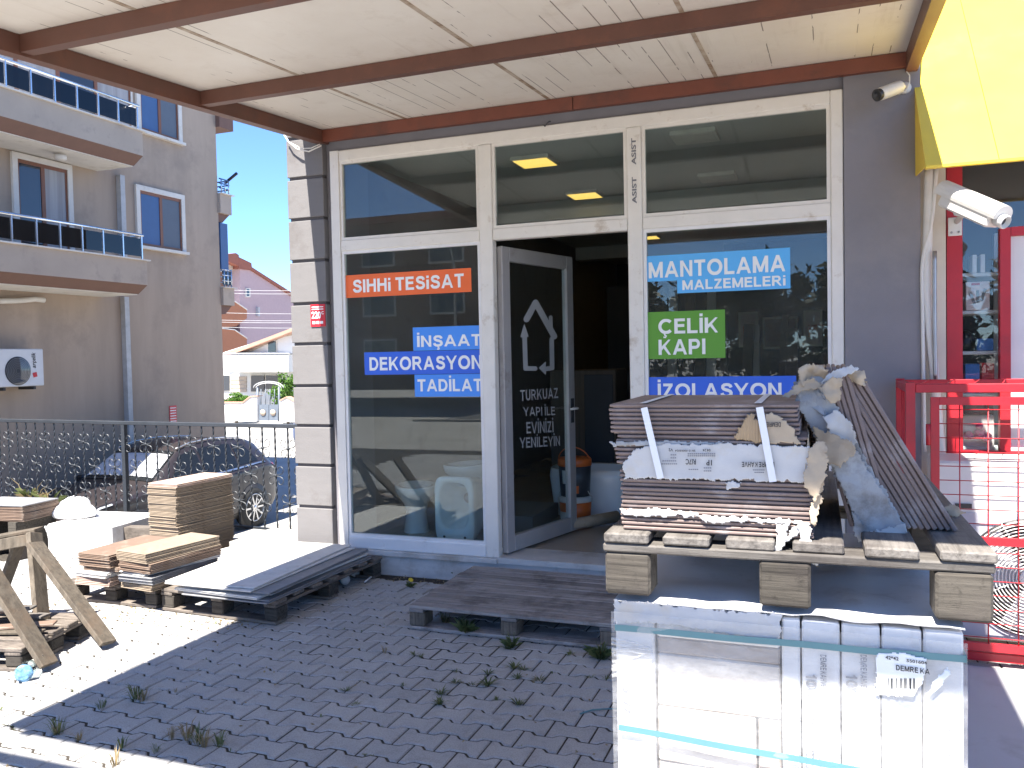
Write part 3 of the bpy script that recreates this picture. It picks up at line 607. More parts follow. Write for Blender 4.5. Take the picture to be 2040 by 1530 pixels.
def ragged(name, pts, mat, parent, amp=.006, step=.0027, jag=.004, fr=14, thick=.0016, seed=0, bend=None):
    """torn sheet through a planar loop of 3D points: cells inside a jagged outline, crumpled along the normal"""
    P = [Vector(p) for p in pts]; c = sum(P, Vector())/len(P); nn = Vector()
    for i in range(len(P)): nn += (P[i-1]-c).cross(P[i]-c)
    nn.normalize(); u = (P[1]-P[0]).normalized(); u = (u-nn*u.dot(nn)).normalized(); v = nn.cross(u)
    poly = []
    for i in range(len(P)):
        a, b = P[i-1], P[i]; k = max(1, int((b-a).length/(.006)))
        for j in range(k):
            x = a+(b-a)*(j/k); poly.append((((x-c).dot(u))+rnd.gauss(0, jag*.5), ((x-c).dot(v))+rnd.gauss(0, jag*.5)))
    x0, x1 = min(p[0] for p in poly), max(p[0] for p in poly); y0, y1 = min(p[1] for p in poly), max(p[1] for p in poly)
    nx, ny = int((x1-x0)/step)+1, int((y1-y0)/step)+1; idx = {}; vs = []; fs = []
    def vert(i, j):
        if (i, j) not in idx:
            a, b = x0+(i+rnd.uniform(-.12, .12))*step, y0+(j+rnd.uniform(-.12, .12))*step; q_ = c+u*a+v*b
            h = noise.noise(Vector((q_.x*fr+seed, q_.y*fr, q_.z*fr)))*amp + noise.noise(Vector((q_.x*fr*3+seed, q_.y*fr*3, q_.z*fr*3)))*amp*.3
            if bend: h += bend(a/(x1-x0)*2, b/(y1-y0)*2)
            idx[(i, j)] = len(vs); vs.append(q_+nn*h)
        return idx[(i, j)]
    for i in range(nx):
        for j in range(ny):
            if inside((x0+(i+.5)*step, y0+(j+.5)*step), poly): fs.append((vert(i, j), vert(i+1, j), vert(i+1, j+1), vert(i, j+1)))
    o = MB().add(vs, fs, True).build(name, MAT[mat], parent)
    md = o.modifiers.new('s', 'SOLIDIFY'); md.thickness = thick; md.offset = 0; return o
def pxY(pts, Y): return [Yp(x, y, Y) for x, y in pts]
# ------------------------------------------------------------------ packs of brown tiles on the raised pallet
FY = 1.935; TZ = 1.2425; th = .0094
def pack(label, n, z, x0, dx=0, y0=FY, w=.425, rot=0.):
    c = Vector((x0+w/2, y0+.2125, z)); t = thing('tile_pack', label, 'tile pack', c, 'packs of brown tiles on the raised pallet')
    for i in range(n):
        mb = MB(); zz = z+i*(th+.0008)
        mb = tile_mb(w, .425, th); Mr = Matrix.Rotation(rot+rnd.gauss(0, .004), 3, 'Z'); of = c+Vector((rnd.gauss(0, .0025), rnd.gauss(0, .002), zz-c.z+th/2)); mb.v = [Mr @ v+of for v in mb.v]; mb.build('tile', MAT['brown_tile'], t)
    return t, z+n*(th+.0008)
p1, z1 = pack('brown tile pack with torn white paper, lowest of the front stack', 8, TZ, -.462)
p2, z2 = pack('bare brown tile pack, second from the bottom of the front stack', 7, z1+.001, -.462)
p3, z3 = pack('brown tile pack in a torn white carton, second from the top of the front stack', 7, z2+.001, -.470)
p4, z4 = pack('brown tile pack held by white straps, topmost of the front stack', 7, z3+.001, -.487)
b1, zb1 = pack('brown tile pack behind the front stack, lower of two', 12, TZ, -.455, y0=2.375)
b2, zb2 = pack('brown tile pack behind the front stack, upper of two with grey card scraps', 12, zb1+.001, -.44, y0=2.38)
ragged('torn_carton', pxY([(1240, 925), (1262, 898), (1300, 886), (1452, 884), (1612, 889), (1640, 905), (1622, 962), (1500, 957), (1244, 953)], FY-.006), 'white_card', p3, .003, seed=1)
ragged('torn_carton', pxY([(1612, 890), (1645, 880), (1650, 930), (1625, 1000), (1600, 965)], FY-.016), 'kraft', p3, .014, seed=2)
ragged('torn_carton', [(-.045, FY-.004, z2+.0), (-.042, FY+.36, z2), (-.042, FY+.36, z3), (-.045, FY-.004, z3)], 'kraft', p3, .006, seed=3)
ragged('torn_carton', pxY([(1463, 876), (1488, 826), (1500, 822), (1516, 850), (1520, 882)], FY-.010), 'brown_card', p4, .006, seed=4, bend=lambda a, b: .006*a*a)
ragged('torn_carton', pxY([(1524, 822), (1545, 824), (1580, 852), (1594, 884), (1520, 883)], FY-.009), 'kraft', p4, .004, seed=5)
ragged('torn_carton', pxY([(1215, 882), (1300, 878), (1440, 880), (1440, 886), (1300, 888), (1225, 890)], FY-.004), 'grey_card', p4, .004, seed=6)
ragged('torn_paper', pxY([(1234, 1016), (1300, 1014), (1392, 1022), (1390, 1030), (1320, 1027), (1262, 1030), (1238, 1024)], FY-.006), 'white_card', p1, .004, seed=7)
ragged('torn_paper', pxY([(1388, 1026), (1470, 1032), (1598, 1036), (1596, 1044), (1500, 1040), (1410, 1042)], FY-.007), 'white_card', p1, .004, seed=8)
ragged('torn_paper', pxY([(1545, 1040), (1572, 1044), (1566, 1082), (1552, 1102), (1538, 1100), (1550, 1070)], FY-.010), 'white_card', p1, .008, seed=9)
ragged('torn_paper', pxY([(1588, 1044), (1612, 1042), (1618, 1090), (1632, 1130), (1616, 1120), (1598, 1100), (1594, 1068)], FY-.012), 'white_card', p1, .008, seed=10)
ragged('torn_paper', pxY([(1572, 1056), (1594, 1050), (1590, 1064), (1572, 1080), (1564, 1078)], FY-.009), 'white_card', p1, .006, seed=11)
ragged('torn_paper', pxY([(1444, 960), (1478, 962), (1470, 970), (1450, 976)], FY-.009), 'white_card', p2, .003, seed=12)
ragged('torn_carton', pxY([(1618, 960), (1642, 958), (1636, 1000), (1624, 1050), (1614, 1040), (1618, 1000)], FY-.015), 'kraft', p2, .012, seed=13)
for (x0, y0, x1, y1) in ((1283, 812, 1316, 953), (1513, 811, 1540, 960)):
    A, B = Yp(x0, y0, FY-.014), Yp(x1, y1, FY-.014); mb = MB(); mb.bar(A, B, .0155, .0012, (0, -1, 0))
    A2 = Vector((A.x-.004, FY-.012, z4+.0025)); mb.add([A2+Vector((-.008, 0, 0)), A2+Vector((.008, 0, 0)), A2+Vector((.004, .42, 0)), A2+Vector((-.012, .42, 0))], [(0, 1, 2, 3)])
    mb.build('strap', MAT['white_strap'], p4)
def flip(mb, s, px, py, w, h, Y, bold=.02):      # upside-down print: right-to-left from its right end
    A = Yp(px, py, Y); k = Y/1665.; (btext if s[0] == 'D' else text)(mb, s, A+Vector((w*k, 0, h*k)), Vector((-w*k, 0, -.02*w*k)), Vector((0, 0, -h*k)))
mb = MB(); Yc = FY-.0125
flip(mb, 'DEMRE KAHVE', 1478, 929, 60, 10, Yc); flip(mb, 'RI7C', 1366, 925, 20, 11, Yc); flip(mb, '1P', 1407, 927, 11, 11, Yc); flip(mb, 'V2', 1332, 899, 9, 6, Yc); flip(mb, '04.24', 1400, 899, 15, 5, Yc); flip(mb, '20:15 00003024', 1345, 899, 40, 4, Yc, .01)
mb.build('print', MAT['dark_ink'], p3)
mb = MB()
for (x, y, w) in ((1336, 906, 14), (1336, 912, 14), (1320, 918, 30), (1318, 924, 32), (1370, 904, 58), (1370, 908, 58), (1372, 935, 22), (1402, 932, 18), (1402, 938, 16), (1500, 936, 26), (1503, 941, 22)):
    for k in range(int(w/4)):
        A = Yp(x+k*4, y, Yc+.001); mb.box(A.x, A.x+.0035, Yc-.0005, Yc, A.z-.0012, A.z+.0012)
mb.build('fine_print', MAT['grey_ink'], p3)['kind'] = 'stuff'
mb = MB(); flip(mb, 'DEMRE', 1527, 850, 26, 9, FY-.0135); mb.build('print', MAT['dark_ink'], p4)
# leaning packs: each tile stands on the deck and leans left
def lean(label, n, xb, ang, y0, L, mat='brown_tile'):
    t = thing('leaning_tile_pack', label, 'tile pack', (xb, y0+.21, TZ)); ca, sa = math.cos(ang), math.sin(ang); pit = .0118/sa
    for i in range(n):
        a = Vector((xb+i*pit+.006/sa, y0+.21+rnd.gauss(0, .0015), TZ+.003)); b = a+Vector((-ca, 0, sa))*(L+rnd.gauss(0, .0015)); mb = MB(); mb.bar(a, b, .42, .0103, (sa, 0, ca), .0022); mb.build('tile', MAT[mat], t)
    return t
lp2 = lean('ribbed row of bare brown tiles leaning left on the raised pallet', 9, .152, R(60.5), 2.10, .385)
lp1 = lean('leaning tile pack in grey torn carton between the stack and the bare tiles', 8, .045, R(75), 2.09, .385)
LY = 2.078
ragged('torn_carton', pxY([(1578, 762), (1640, 745), (1664, 800), (1700, 868), (1742, 945), (1808, 1052), (1716, 1064), (1690, 1000), (1650, 920), (1612, 850)], LY+.004), 'grey_card', lp1, .008, seed=20)
LY = 2.078
ragged('torn_carton', pxY([(1590, 752), (1622, 762), (1650, 830), (1672, 905), (1655, 925), (1620, 860), (1585, 800)], LY), 'grey_card', lp1, .012, seed=21)
ragged('torn_carton', pxY([(1640, 830), (1668, 815), (1700, 850), (1706, 880), (1690, 900), (1665, 905)], LY-.012), 'white_card', lp1, .014, seed=22)
ragged('torn_carton', pxY([(1618, 850), (1660, 866), (1698, 880), (1706, 900), (1672, 930), (1640, 915), (1628, 880)], LY-.02), 'kraft', lp1, .014, seed=23)
ragged('torn_carton', pxY([(1632, 890), (1690, 885), (1702, 905), (1680, 925), (1662, 935), (1645, 920)], LY-.010), 'grey_card', lp1, .006, seed=24)
ragged('torn_carton', pxY([(1660, 930), (1700, 890), (1740, 950), (1800, 1045), (1795, 1060), (1760, 1064), (1716, 1060), (1690, 1000)], LY-.006), 'grey_card', lp1, .008, seed=25)
ragged('torn_carton', pxY([(1698, 1020), (1735, 1062), (1722, 1076), (1712, 1082), (1702, 1060)], LY-.012), 'grey_card', lp1, .006, seed=26)
ragged('torn_carton', pxY([(1735, 1058), (1800, 1046), (1812, 1062), (1790, 1070), (1745, 1072)], LY-.010), 'white_card', lp1, .01, seed=27)
# crumpled top
for k, (pts, mt, dy, am) in enumerate([
    ([(1588, 735), (1604, 726), (1640, 728), (1650, 745), (1640, 765), (1600, 770)], 'kraft', .0, .03), ([(1560, 790), (1590, 762), (1622, 752), (1640, 770), (1605, 778), (1570, 792)], 'kraft', -.02, .012),
    ([(1632, 775), (1660, 750), (1678, 756), (1672, 800), (1655, 802)], 'kraft', -.03, .014), ([(1650, 745), (1690, 735), (1720, 738), (1724, 770), (1700, 760), (1672, 770)], 'kraft', .02, .03),
    ([(1704, 745), (1716, 735), (1729, 768), (1716, 773)], 'brown_card', .03, .006), ([(1575, 770), (1610, 765), (1650, 800), (1640, 830), (1600, 800)], 'grey_card', -.005, .02),
    ([(1636, 762), (1660, 740), (1690, 728), (1712, 735), (1690, 748)], 'white_card', -.01, .02)]):
    ragged('crumpled_card', pxY(pts, LY+dy), mt, lp1, am, fr=22, seed=30+k)
ragged('crumpled_card', pxY([(1880, 1010), (1900, 1005), (1922, 1020), (1905, 1030), (1885, 1024)], 2.3), 'kraft', lp2, .012, seed=40)

# ------------------------------------------------------------------ the wrapped load under the raised pallet
LYF = 1.915
load = thing('wrapped_tile_load', 'film wrapped pallet load of white tile cartons with teal straps at lower right', 'pallet load', (-.1, 2.4, 0))
def fx(px): return Yp(px, 1400, LYF).x
def cart(px0, px1, z0, z1, mat, name='carton', d=0., back=.9):
    a, b = fx(px0)+.0015, fx(px1)-.0015; mb = MB(); mb.obox(((a+b)/2, (LYF+d+back)/2+.0 + LYF/2, (z0+z1)/2), (b-a, back-d, z1-z0), None, .004); return mb.build(name, MAT[mat], load)
zt = 1.074
cart(1228, 1306, .15, zt, 'carton_white')
cart(1308, 1556, zt-.075, zt, 'carton_white', d=.004); cart(1308, 1556, zt-.115, zt-.077, 'taupe_tile', 'tile_row', d=.010); cart(1308, 1556, zt-.24, zt-.117, 'cream_tile', 'tile_row', d=.012)
cart(1308, 1506, zt-.37, zt-.242, 'cream_tile', 'tile_row', d=.008); cart(1508, 1556, zt-.37, zt-.242, 'taupe_tile', 'tile_row', d=.014); cart(1308, 1556, zt-.43, zt-.372, 'taupe_tile', 'tile_row', d=.012); cart(1308, 1556, .15, zt-.432, 'carton_white')
for a, b in ((1557, 1596), (1597, 1675), (1676, 1755), (1756, 1838), (1839, 1922)): cart(a, b, .15, zt-.002-rnd.uniform(0, .004), 'carton_white', d=rnd.uniform(0, .004))
mb = MB(); mb.grid(lambda u, v: Vector((fx(1226)+u*(fx(1924)-fx(1226)), LYF-.004+v*.9, zt+.004+.018*math.sin(v*3)*abs(noise.noise(Vector((u*5, v*4, 3))))+.010*noise.noise(Vector((u*9, v*9, 1))))), 24, 24); mb.build('top_sheet', MAT['carton_white'], load)
ragged('top_flap', [(fx(1228), LYF-.004, zt+.004), (fx(1560), LYF-.004, zt+.002), (fx(1552), LYF-.008, zt-.055), (fx(1440), LYF-.008, zt-.048), (fx(1330), LYF-.008, zt-.040), (fx(1229), LYF-.008, zt-.045)], 'white_card', load, .003, seed=50)
mb = MB()
def filmf(u, v):
    x = fx(1223)+u*(fx(1926)-fx(1223)); z = .3+v*(zt-.3-.02)
    w = .006*noise.noise(Vector((x*6, z*14, 2)))+.003*noise.noise(Vector((x*14+z*30, z*40, 5)))
    return Vector((x, LYF-.011-abs(w)*1.2, z))
mb.grid(filmf, 60, 60); mb.build('film', MAT['film'], load, False)
mb = MB()
for s in range(9):       # gathered folds of film at the left end
    z = Yp(1240, 1270+s*9, LYF).z; pts = [Vector((fx(1224)+k*.012, LYF-.014-.004*math.sin(k*.9+s), z+.0008*k*(s-1.5)+.003*math.sin(k*.7+s*2))) for k in range(9)]
    mb.tube(pts, [.004*(1-k/9)+.0006 for k in range(9)], 5)
mb.build('film_fold', MAT['film'], load)
for (x0, y0, x1, y1) in ((1225, 1250, 1926, 1314), (1232, 1449, 1930, 1574)):
    A, B = Yp(x0, y0, LYF-.016), Yp(x1, y1, LYF-.016); mb = MB(); n = 14
    pts = [A+(B-A)*(k/n)+Vector((0, .002*math.sin(k), 0)) for k in range(n+1)]
    for k in range(n): mb.bar(pts[k], pts[k+1]+(pts[k+1]-pts[k])*.001, .0008, .0145, (0, 0, 1))
    mb.bar(B, B+Vector((0, .9, 0)), .0008, .0145); mb.build('strap', MAT['teal_strap'], load)
ragged('label', pxY([(1746, 1300), (1800, 1302), (1846, 1312), (1842, 1340), (1838, 1362), (1818, 1388), (1745, 1386)], LYF-.019), 'white_vinyl', load, .0006, jag=.002, thick=.0006, seed=51)
def fwd(mb, s, px, py, w, h, Y, bold=.02): A = Yp(px, py, Y); k = Y/1665.; (btext if s[0] == 'D' else text)(mb, s, A, Vector((w*k*.96, 0, -.03*w*k)), Vector((0, 0, h*k)))
mb = MB(); YL = LYF-.0215
fwd(mb, 'DEMRE KA', 1785, 1335, 58, 10, YL); fwd(mb, '42*42', 1764, 1313, 23, 7, YL); fwd(mb, '5501604', 1806, 1319, 35, 6, YL)
for k in range(24):
    if rnd.random() < .55: A = Yp(1762+k*2.6, 1372, YL); mb.box(A.x, A.x+rnd.choice((.0008, .0016, .0025)), YL-.0003, YL, A.z, A.z+.022)
mb.build('label_print', MAT['dark_ink'], load)
ragged('torn_label', pxY([(1855, 1358), (1890, 1328), (1894, 1340), (1872, 1372), (1848, 1388)], LYF-.020), 'white_vinyl', load, .006, seed=52)
mb = MB()
def down(mb, s, px, py, w, h, Y, bold=.02): A = Yp(px, py, Y); k = Y/1665.; (btext if s[0] in 'D1' else text)(mb, s, A, Vector((0, 0, -h*k)), Vector((w*k, 0, 0)))
for px in (1605, 1685):
    down(mb, '100', px, 1342, 20, 42, LYF-.0035, .03); down(mb, 'DEMRE KAHVE', px+29, 1304, 11, 62, LYF-.0035)
down(mb, '5177', 1240, 1368, 16, 54, LYF-.003)
for px in (1565, 1605, 1685, 1770, 1850):
    for c in range(4):
        for k in range(int(rnd.uniform(12, 20))):
            A = Yp(px+14+c*13, 1422+k*7, LYF-.003); mb.box(A.x, A.x+.0022, LYF-.0034, LYF-.003, A.z, A.z+.0045)
mb.build('carton_print', MAT['grey_ink'], load)
# ------------------------------------------------------------------ the neighbouring shop
plain('red_paint', (.42, .013, .022), .4, var=.1, dirt=(.28, .02, .028), dirt_at=.62, bump=.0005); plain('yellow_sheet', (.80, .56, .05), .45, var=.05, scale=3, dirt=(.70, .50, .07), dirt_at=.62, dscale=1.5, bump=.0003)
plain('white_plastic', (.62, .60, .56), .42, var=.04, dirt=(.5, .46, .40), dirt_at=.64); plain('cream_wall', (.62, .56, .46), .8, var=.06)
plain('white_metal', (.62, .62, .63), .4, var=.04); plain('black_plastic', (.02, .02, .022), .4, var=.1); plain('steel', (.35, .35, .36), .35, .8)
plain('pink_print', (.60, .04, .22), .45, var=.5, scale=18); plain('pale_box', (.66, .56, .56), .5, var=.06); plain('blue_box', (.03, .14, .42), .45, var=.3, scale=20); plain('ac_grey', (.40, .40, .43), .5, var=.05)
plain('cap_brown', (.16, .10, .08), .7); plain('grey_sheet', (.40, .40, .41), .6, var=.06, scale=2, dirt=(.32, .31, .3), dirt_at=.62)
NY = 5.75
nb = thing('neighbour_shop', 'shop with red framed windows to the right of the grey wall', 'shop', (1.6, NY, 0))
part('wall', 'cream_wall', nb, (.531, .675, 5.70, 5.95, -.06, 3.2)); part('wall', 'cream_wall', nb, (.676, 4.5, 5.74, 5.95, -.06, .975)); part('upper_wall', 'cream_wall', nb, (.676, 4.5, 5.96, 6.1, 2.95, 3.5))
for b in ((.68, .765, 5.70, 5.78, .98, 2.94), (.965, 1.02, 5.705, 5.78, 1.03, 2.36), (1.95, 2.03, 5.705, 5.78, 1.03, 2.94)): part('red_post', 'red_paint', nb, b)
part('red_rail', 'red_paint', nb, (.766, 4.5, 5.702, 5.78, .98, 1.028)); part('red_rail', 'red_paint', nb, (1.021, 4.5, 5.702, 5.78, 2.31, 2.362))
part('pane', 'clear_pane', nb, (.766, .964, 5.74, 5.746, 1.03, 2.94)); part('pane', 'clear_pane', nb, (.965, 1.949, 5.74, 5.746, 2.363, 2.94))
part('door_panel', 'white_metal', nb, (1.021, 1.949, 5.735, 5.75, 1.03, 2.309))
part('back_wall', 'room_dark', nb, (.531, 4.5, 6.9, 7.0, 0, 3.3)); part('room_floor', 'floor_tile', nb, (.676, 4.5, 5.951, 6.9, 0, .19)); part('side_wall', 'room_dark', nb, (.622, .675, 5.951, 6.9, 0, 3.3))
part('room_ceiling', 'cream_wall', nb, (.622, 4.5, 5.951, 7.0, 3.3, 3.4))
rk = thing('shop_rack', 'white rack of shelves behind the red framed window', 'shelf', (.87, 6.1, .2))
for z in (1.03, 1.36, 1.62, 1.87, 2.10): MB().obox((.865, 6.03, z), (.30, .40, .022), None, .004).build('shelf', MAT['white_metal'], rk)
part('upright', 'white_metal', rk, (.70, .73, 6.30, 6.33, .2, 2.4)); part('upright', 'white_metal', rk, (1.03, 1.06, 6.30, 6.33, .2, 2.4))
def goods(name, label, cat, x0, x1, z0, h, mat, y=5.83, d=.14):
    t = thing(name, label, cat, ((x0+x1)/2, y, z0)); MB().obox(((x0+x1)/2, y+d/2, z0+h/2), (x1-x0, d, h), None, .003).build('box', MAT[mat], t); return t
t = goods('product_box', 'white and pink box with grey clippers printed on it, on the shelf', 'box', .80, .93, 1.882, .175, 'pale_box')
for k in range(3): MB().obox((.835+k*.03, 5.8275, 1.955+.01*k), (.016, .003, .075), Matrix.Rotation(R(-20+18*k), 3, 'Y'), .0).build('printed_clipper', MAT['grey_ink'], t)
MB().box(.83, .875, 5.826, 5.829, 2.035, 2.048).build('printed_band', MAT['red_paint'], t)
goods('product_box', 'blue box with white print on the shelf below the clipper box', 'box', .86, .95, 1.632, .075, 'blue_box')
goods('product_box', 'red box at the right end of the shelf above the cap', 'box', .885, .955, 1.372, .185, 'red_paint'); goods('product_box', 'dark blue box beside the red box on the shelf', 'box', .795, .875, 1.372, .18, 'blue_box')
for k, (a, b) in enumerate(((.835, .86), (.88, .905))): goods('product_carton', 'slim white carton on the top shelf, %s one' % ('left' if k == 0 else 'right'), 'carton', a, b, 2.112, .11, 'white_metal')
t = goods('toy_set', 'pink toy set in a clear box low in the red framed window', 'toy', .775, .955, 1.042, .19, 'pale_box', 5.84, .1)
for (a, b, z, r) in ((.81, .03, 1.11, .03), (.87, .02, 1.12, .035), (.91, .02, 1.10, .032), (.87, .02, 1.165, .022)):
    mb = MB(); mb.lathe([(.001, 0), (r*.7, .004), (r, .02), (r*.8, .04), (.001, .05)], (a, 5.838, z), 12, (0, -1, 0)); mb.build('toy_piece', MAT['pink_print'], t)
t = thing('black_bag', 'black rounded bag on the shelf beside the blue box', 'bag', (.80, 6.0, 1.632)); MB().lathe([(.02, 0), (.055, .01), (.062, .05), (.05, .10), (.02, .125), (.002, .13)], (.81, 5.93, 1.632), 14).build('bag_body', MAT['black_plastic'], t)
t = thing('cap', 'brown baseball cap on top of the pink toy set', 'cap', (.86, 5.98, 1.235)); MB().lathe([(.075, 0), (.075, .03), (.06, .06), (.03, .078), (.002, .08)], (.86, 5.90, 1.236), 14).build('crown', MAT['cap_brown'], t); MB().obox((.82, 5.825, 1.242), (.12, .09, .008), None, .003).build('brim', MAT['cap_brown'], t)
# slanted yellow awning board
aw = thing('yellow_awning', 'slanted plain yellow signboard over the red framed shop', 'signboard', (1.9, 5.4, 2.63))
A0, A1 = Vector((.50, 5.03, 2.635)), Vector((.50, 7.0, 4.593)); dvw = A1-A0; nrm = Vector((0, -dvw.z, dvw.y)).normalized()
for xa, xb in ((.50, .845), (.848, 1.75), (1.753, 3.0)):
    MB().prism([(0, 0), (xb-xa, 0), (xb-xa, 1), (0, 1)], Vector((xa, A0.y, A0.z)), (1, 0, 0), dvw, -nrm*.012).build('yellow_panel', MAT['yellow_sheet'], aw)
MB().prism([(5.045, 2.637), (5.69, 3.275), (5.69, 2.70), (5.06, 2.637)], (.502, 0, 0), (0, 1, 0), (0, 0, 1), (.006, 0, 0)).build('side_panel', MAT['yellow_sheet'], aw)
part('bottom_trim', 'yellow_sheet', aw, (.50, 3.0, 5.03, 5.07, 2.622, 2.634)); MB().prism([(5.07, 2.64), (5.7, 2.76), (5.7, 2.775), (5.07, 2.655)], (.51, 0, 0), (0, 1, 0), (0, 0, 1), (2.5, 0, 0)).build('soffit', MAT['cream_wall'], aw)
# pipes beside the wall
for k, (pts, r, nm, lb) in enumerate([([(1852, 335), (1848, 470), (1845, 560), (1850, 640), (1862, 755), (1872, 880), (1880, 960)], .028, 'insulated_pipe', 'white insulated pipe bulging beside the grey wall'),
    ([(1866, 335), (1856, 440), (1838, 520), (1838, 620), (1840, 760), (1842, 900)], .011, 'thin_pipe', 'thin cream pipe bending beside the grey wall'), ([(1862, 500), (1862, 640), (1864, 760)], .012, 'corrugated_conduit', 'grey corrugated conduit behind the white pipe')]):
    P = [Yp(*p, 5.63-.02*k) for p in pts]; Q = []
    for i in range(len(P)-1):
        for j in range(5):
            f = j/5; a, b, c, d = P[max(i-1, 0)], P[i], P[i+1], P[min(i+2, len(P)-1)]
            Q.append(.5*((2*b)+(c-a)*f+(2*a-5*b+4*c-d)*f*f+(3*b-a-3*c+d)*f**3))
    Q.append(P[-1]); solo(nm, MB().tube(Q, r, 10), MAT['white_plastic'] if k < 2 else MAT['steel'], lb, 'pipe')
# cameras
def cctv(name, label, a, b, r, mount, bk):
    t = thing(name, label, 'camera', mount); a, b = Vector(a), Vector(b); d = (b-a).normalized(); L = (b-a).length
    sd = d.cross(Vector((0, 0, 1))).normalized(); u = sd.cross(d); M = Matrix((d, sd, u)).transposed()
    return t, a, b, d, sd, u, M, L
a, b = Yp(1885, 386, 5.22), Yp(1990, 432, 4.98); t, a, b, d, sd, u, M, L = cctv('security_camera', 'large white box security camera below the yellow signboard', a, b, .05, Yp(1895, 452, 5.69), 1)
mb = MB(); n = 12; prof = [(.062*math.cos(R(200-220*k/n)), .055*math.sin(R(200-220*k/n))) for k in range(n+1)]
mb.prism(prof, a-d*.03+u*.012, sd, u, d*(L+.05)); mb.build('sunshield', MAT['white_plastic'], t)
MB().obox((a+b)/2-u*.028, (L-.02, .105, .075), M, .012).build('housing', MAT['white_plastic'], t)
MB().lathe([(.036, 0), (.036, .05), (.03, .055), (.028, .03)], b-u*.012, 16, d).build('lens_hood', MAT['white_plastic'], t); MB().lathe([(.028, 0), (.02, .012), (.001, .016)], b+d*.02-u*.012, 16, d).build('lens', MAT['black_plastic'], t)
for f in (.25, .8): MB().obox(a+(b-a)*f-u*.035-sd*.056, (.05, .006, .03), M, .001).build('clip', MAT['steel'], t)
W0 = Yp(1895, 452, 5.69); MB().obox(W0+Vector((.02, 0, 0)), (.075, .012, .11), None, .003).build('wall_plate', MAT['white_plastic'], t)
mb = MB(); mb.tube([W0+Vector((.03, 0, .03)), W0+Vector((.04, -.2, .05)), (a+b)/2-u*.07-d*.07, (a+b)/2-u*.045-d*.06], .017, 8); mb.build('bracket_arm', MAT['white_plastic'], t)
for dx in (0, .04): MB().lathe([(.007, 0), (.007, .004)], W0+Vector((dx, -.006, -.035)), 8, (0, -1, 0)).build('bolt', MAT['steel'], t)
a, b = Yp(1790, 174, 5.50), Yp(1752, 188, 5.40); t, a, b, d, sd, u, M, L = cctv('security_camera', 'small white bullet security camera on the grey wall under the canopy', a, b, .03, Yp(1800, 176, 5.62), 1)
MB().lathe([(.026, -.02), (.036, -.012), (.038, .0), (.038, L-.01), (.034, L)], a, 16, d).build('housing', MAT['white_plastic'], t); MB().lathe([(.034, 0), (.036, .03), (.03, .034), (.02, .025), (.001, .022)], a+d*(L-.008), 16, d).build('lens', MAT['black_plastic'], t)
mb = MB(); wl = Yp(1803, 176, 5.62); mb.tube([a-d*.01-u*.01, a-d*.04, wl], .012, 8); mb.lathe([(.035, 0), (.035, .012), (.012, .014)], wl, 14, (0, -1, 0)); mb.build('mount', MAT['white_plastic'], t)
mb = MB(); mb.tube([Yp(*p, 5.58) for p in ((1790, 188), (1805, 180), (1812, 165), (1812, 150), (1806, 142))], .004, 6); mb.build('cable', MAT['white_plastic'], t)

# red cage with an air conditioner inside
cg = thing('red_cage', 'red metal cage standing round the air conditioner on the right', 'cage', (1.0, 5.1, 0)); CY0, CY1, CX0, CX1, CZ = 4.86, 5.52, .385, 1.62, 1.475
def cbar(name, a, b, w=.045): MB().bar(a, b, w, w, (0, 0, 1), .003).build(name, MAT['red_paint'], cg)
for y in (CY0, CY1):
    for x in (CX0, CX1): MB().box(x, x+.045, y, y+.045, .0, CZ).build('cage_post', MAT['red_paint'], cg)
    for z in (.05, CZ-.03): cbar('cage_rail', (CX0+.046, y+.0225, z), (CX1-.001, y+.0225, z))
for x in (CX0+.022, CX1+.022):
    for z in (.05, CZ-.03): cbar('cage_rail', (x, CY0+.046, z), (x, CY1-.001, z), .044)
# door leaf frame on the front
DX0, DX1 = .50, 1.55
for x in (DX0, DX1): MB().box(x, x+.04, CY0-.032, CY0-.002, .09, CZ-.075).build('door_post', MAT['red_paint'], cg)
for z in (.09, .64, CZ-.115): MB().box(DX0+.041, DX1-.001, CY0-.0315, CY0-.0025, z, z+.04).build('door_rail', MAT['red_paint'], cg)
for z in (.3, 1.15): MB().lathe([(.012, 0), (.012, .11)], (DX0-.012, CY0-.03, z), 10).build('hinge', MAT['red_paint'], cg)
for x in (.635, .765, .90, 1.03, 1.16, 1.29, 1.42): MB().tube([(x, CY0-.018, .10), (x, CY0-.018, CZ-.08)], .0032, 5).build('wire', MAT['red_paint'], cg)
z = .16
while z < CZ-.13:
    MB().tube([(DX0+.03, CY0-.023, z), (DX1, CY0-.023, z)], .0026, 5).build('wire', MAT['red_paint'], cg); z += .0735
for k in range(9):
    x = .45+k*.13; MB().tube([(x, CY0+.04, CZ-.006), (x+.12, CY1, CZ-.006)], .003, 5).build('wire', MAT['red_paint'], cg)
for k in range(5): MB().tube([(CX0+.02, CY0+.09+k*.11, .06), (CX0+.02, CY0+.09+k*.11, CZ-.04)], .0032, 5).build('wire', MAT['red_paint'], cg)
MB().grid(lambda u_, v_: Vector((CX0+.05+u_*1.2, CY0+.05+v_*.47, CZ-.012)), 1, 1, False).build('lid_sheet', MAT['red_paint'], cg) if 0 else None
ac = thing('air_conditioner', 'large white air conditioner outdoor unit behind red wires', 'air conditioner', (1.05, 5.2, 0)); AX0, AX1, AY = .535, 1.54, 4.99
MB().obox(((AX0+AX1)/2, AY+.19, .575), (AX1-AX0, .38, .95), None, .012).build('casing', MAT['white_plastic'], ac)
MB().obox(((AX0+AX1)/2, AY-.004, .45), (AX1-AX0-.01, .006, .66), None, .002).build('front_panel', MAT['ac_grey'], ac)
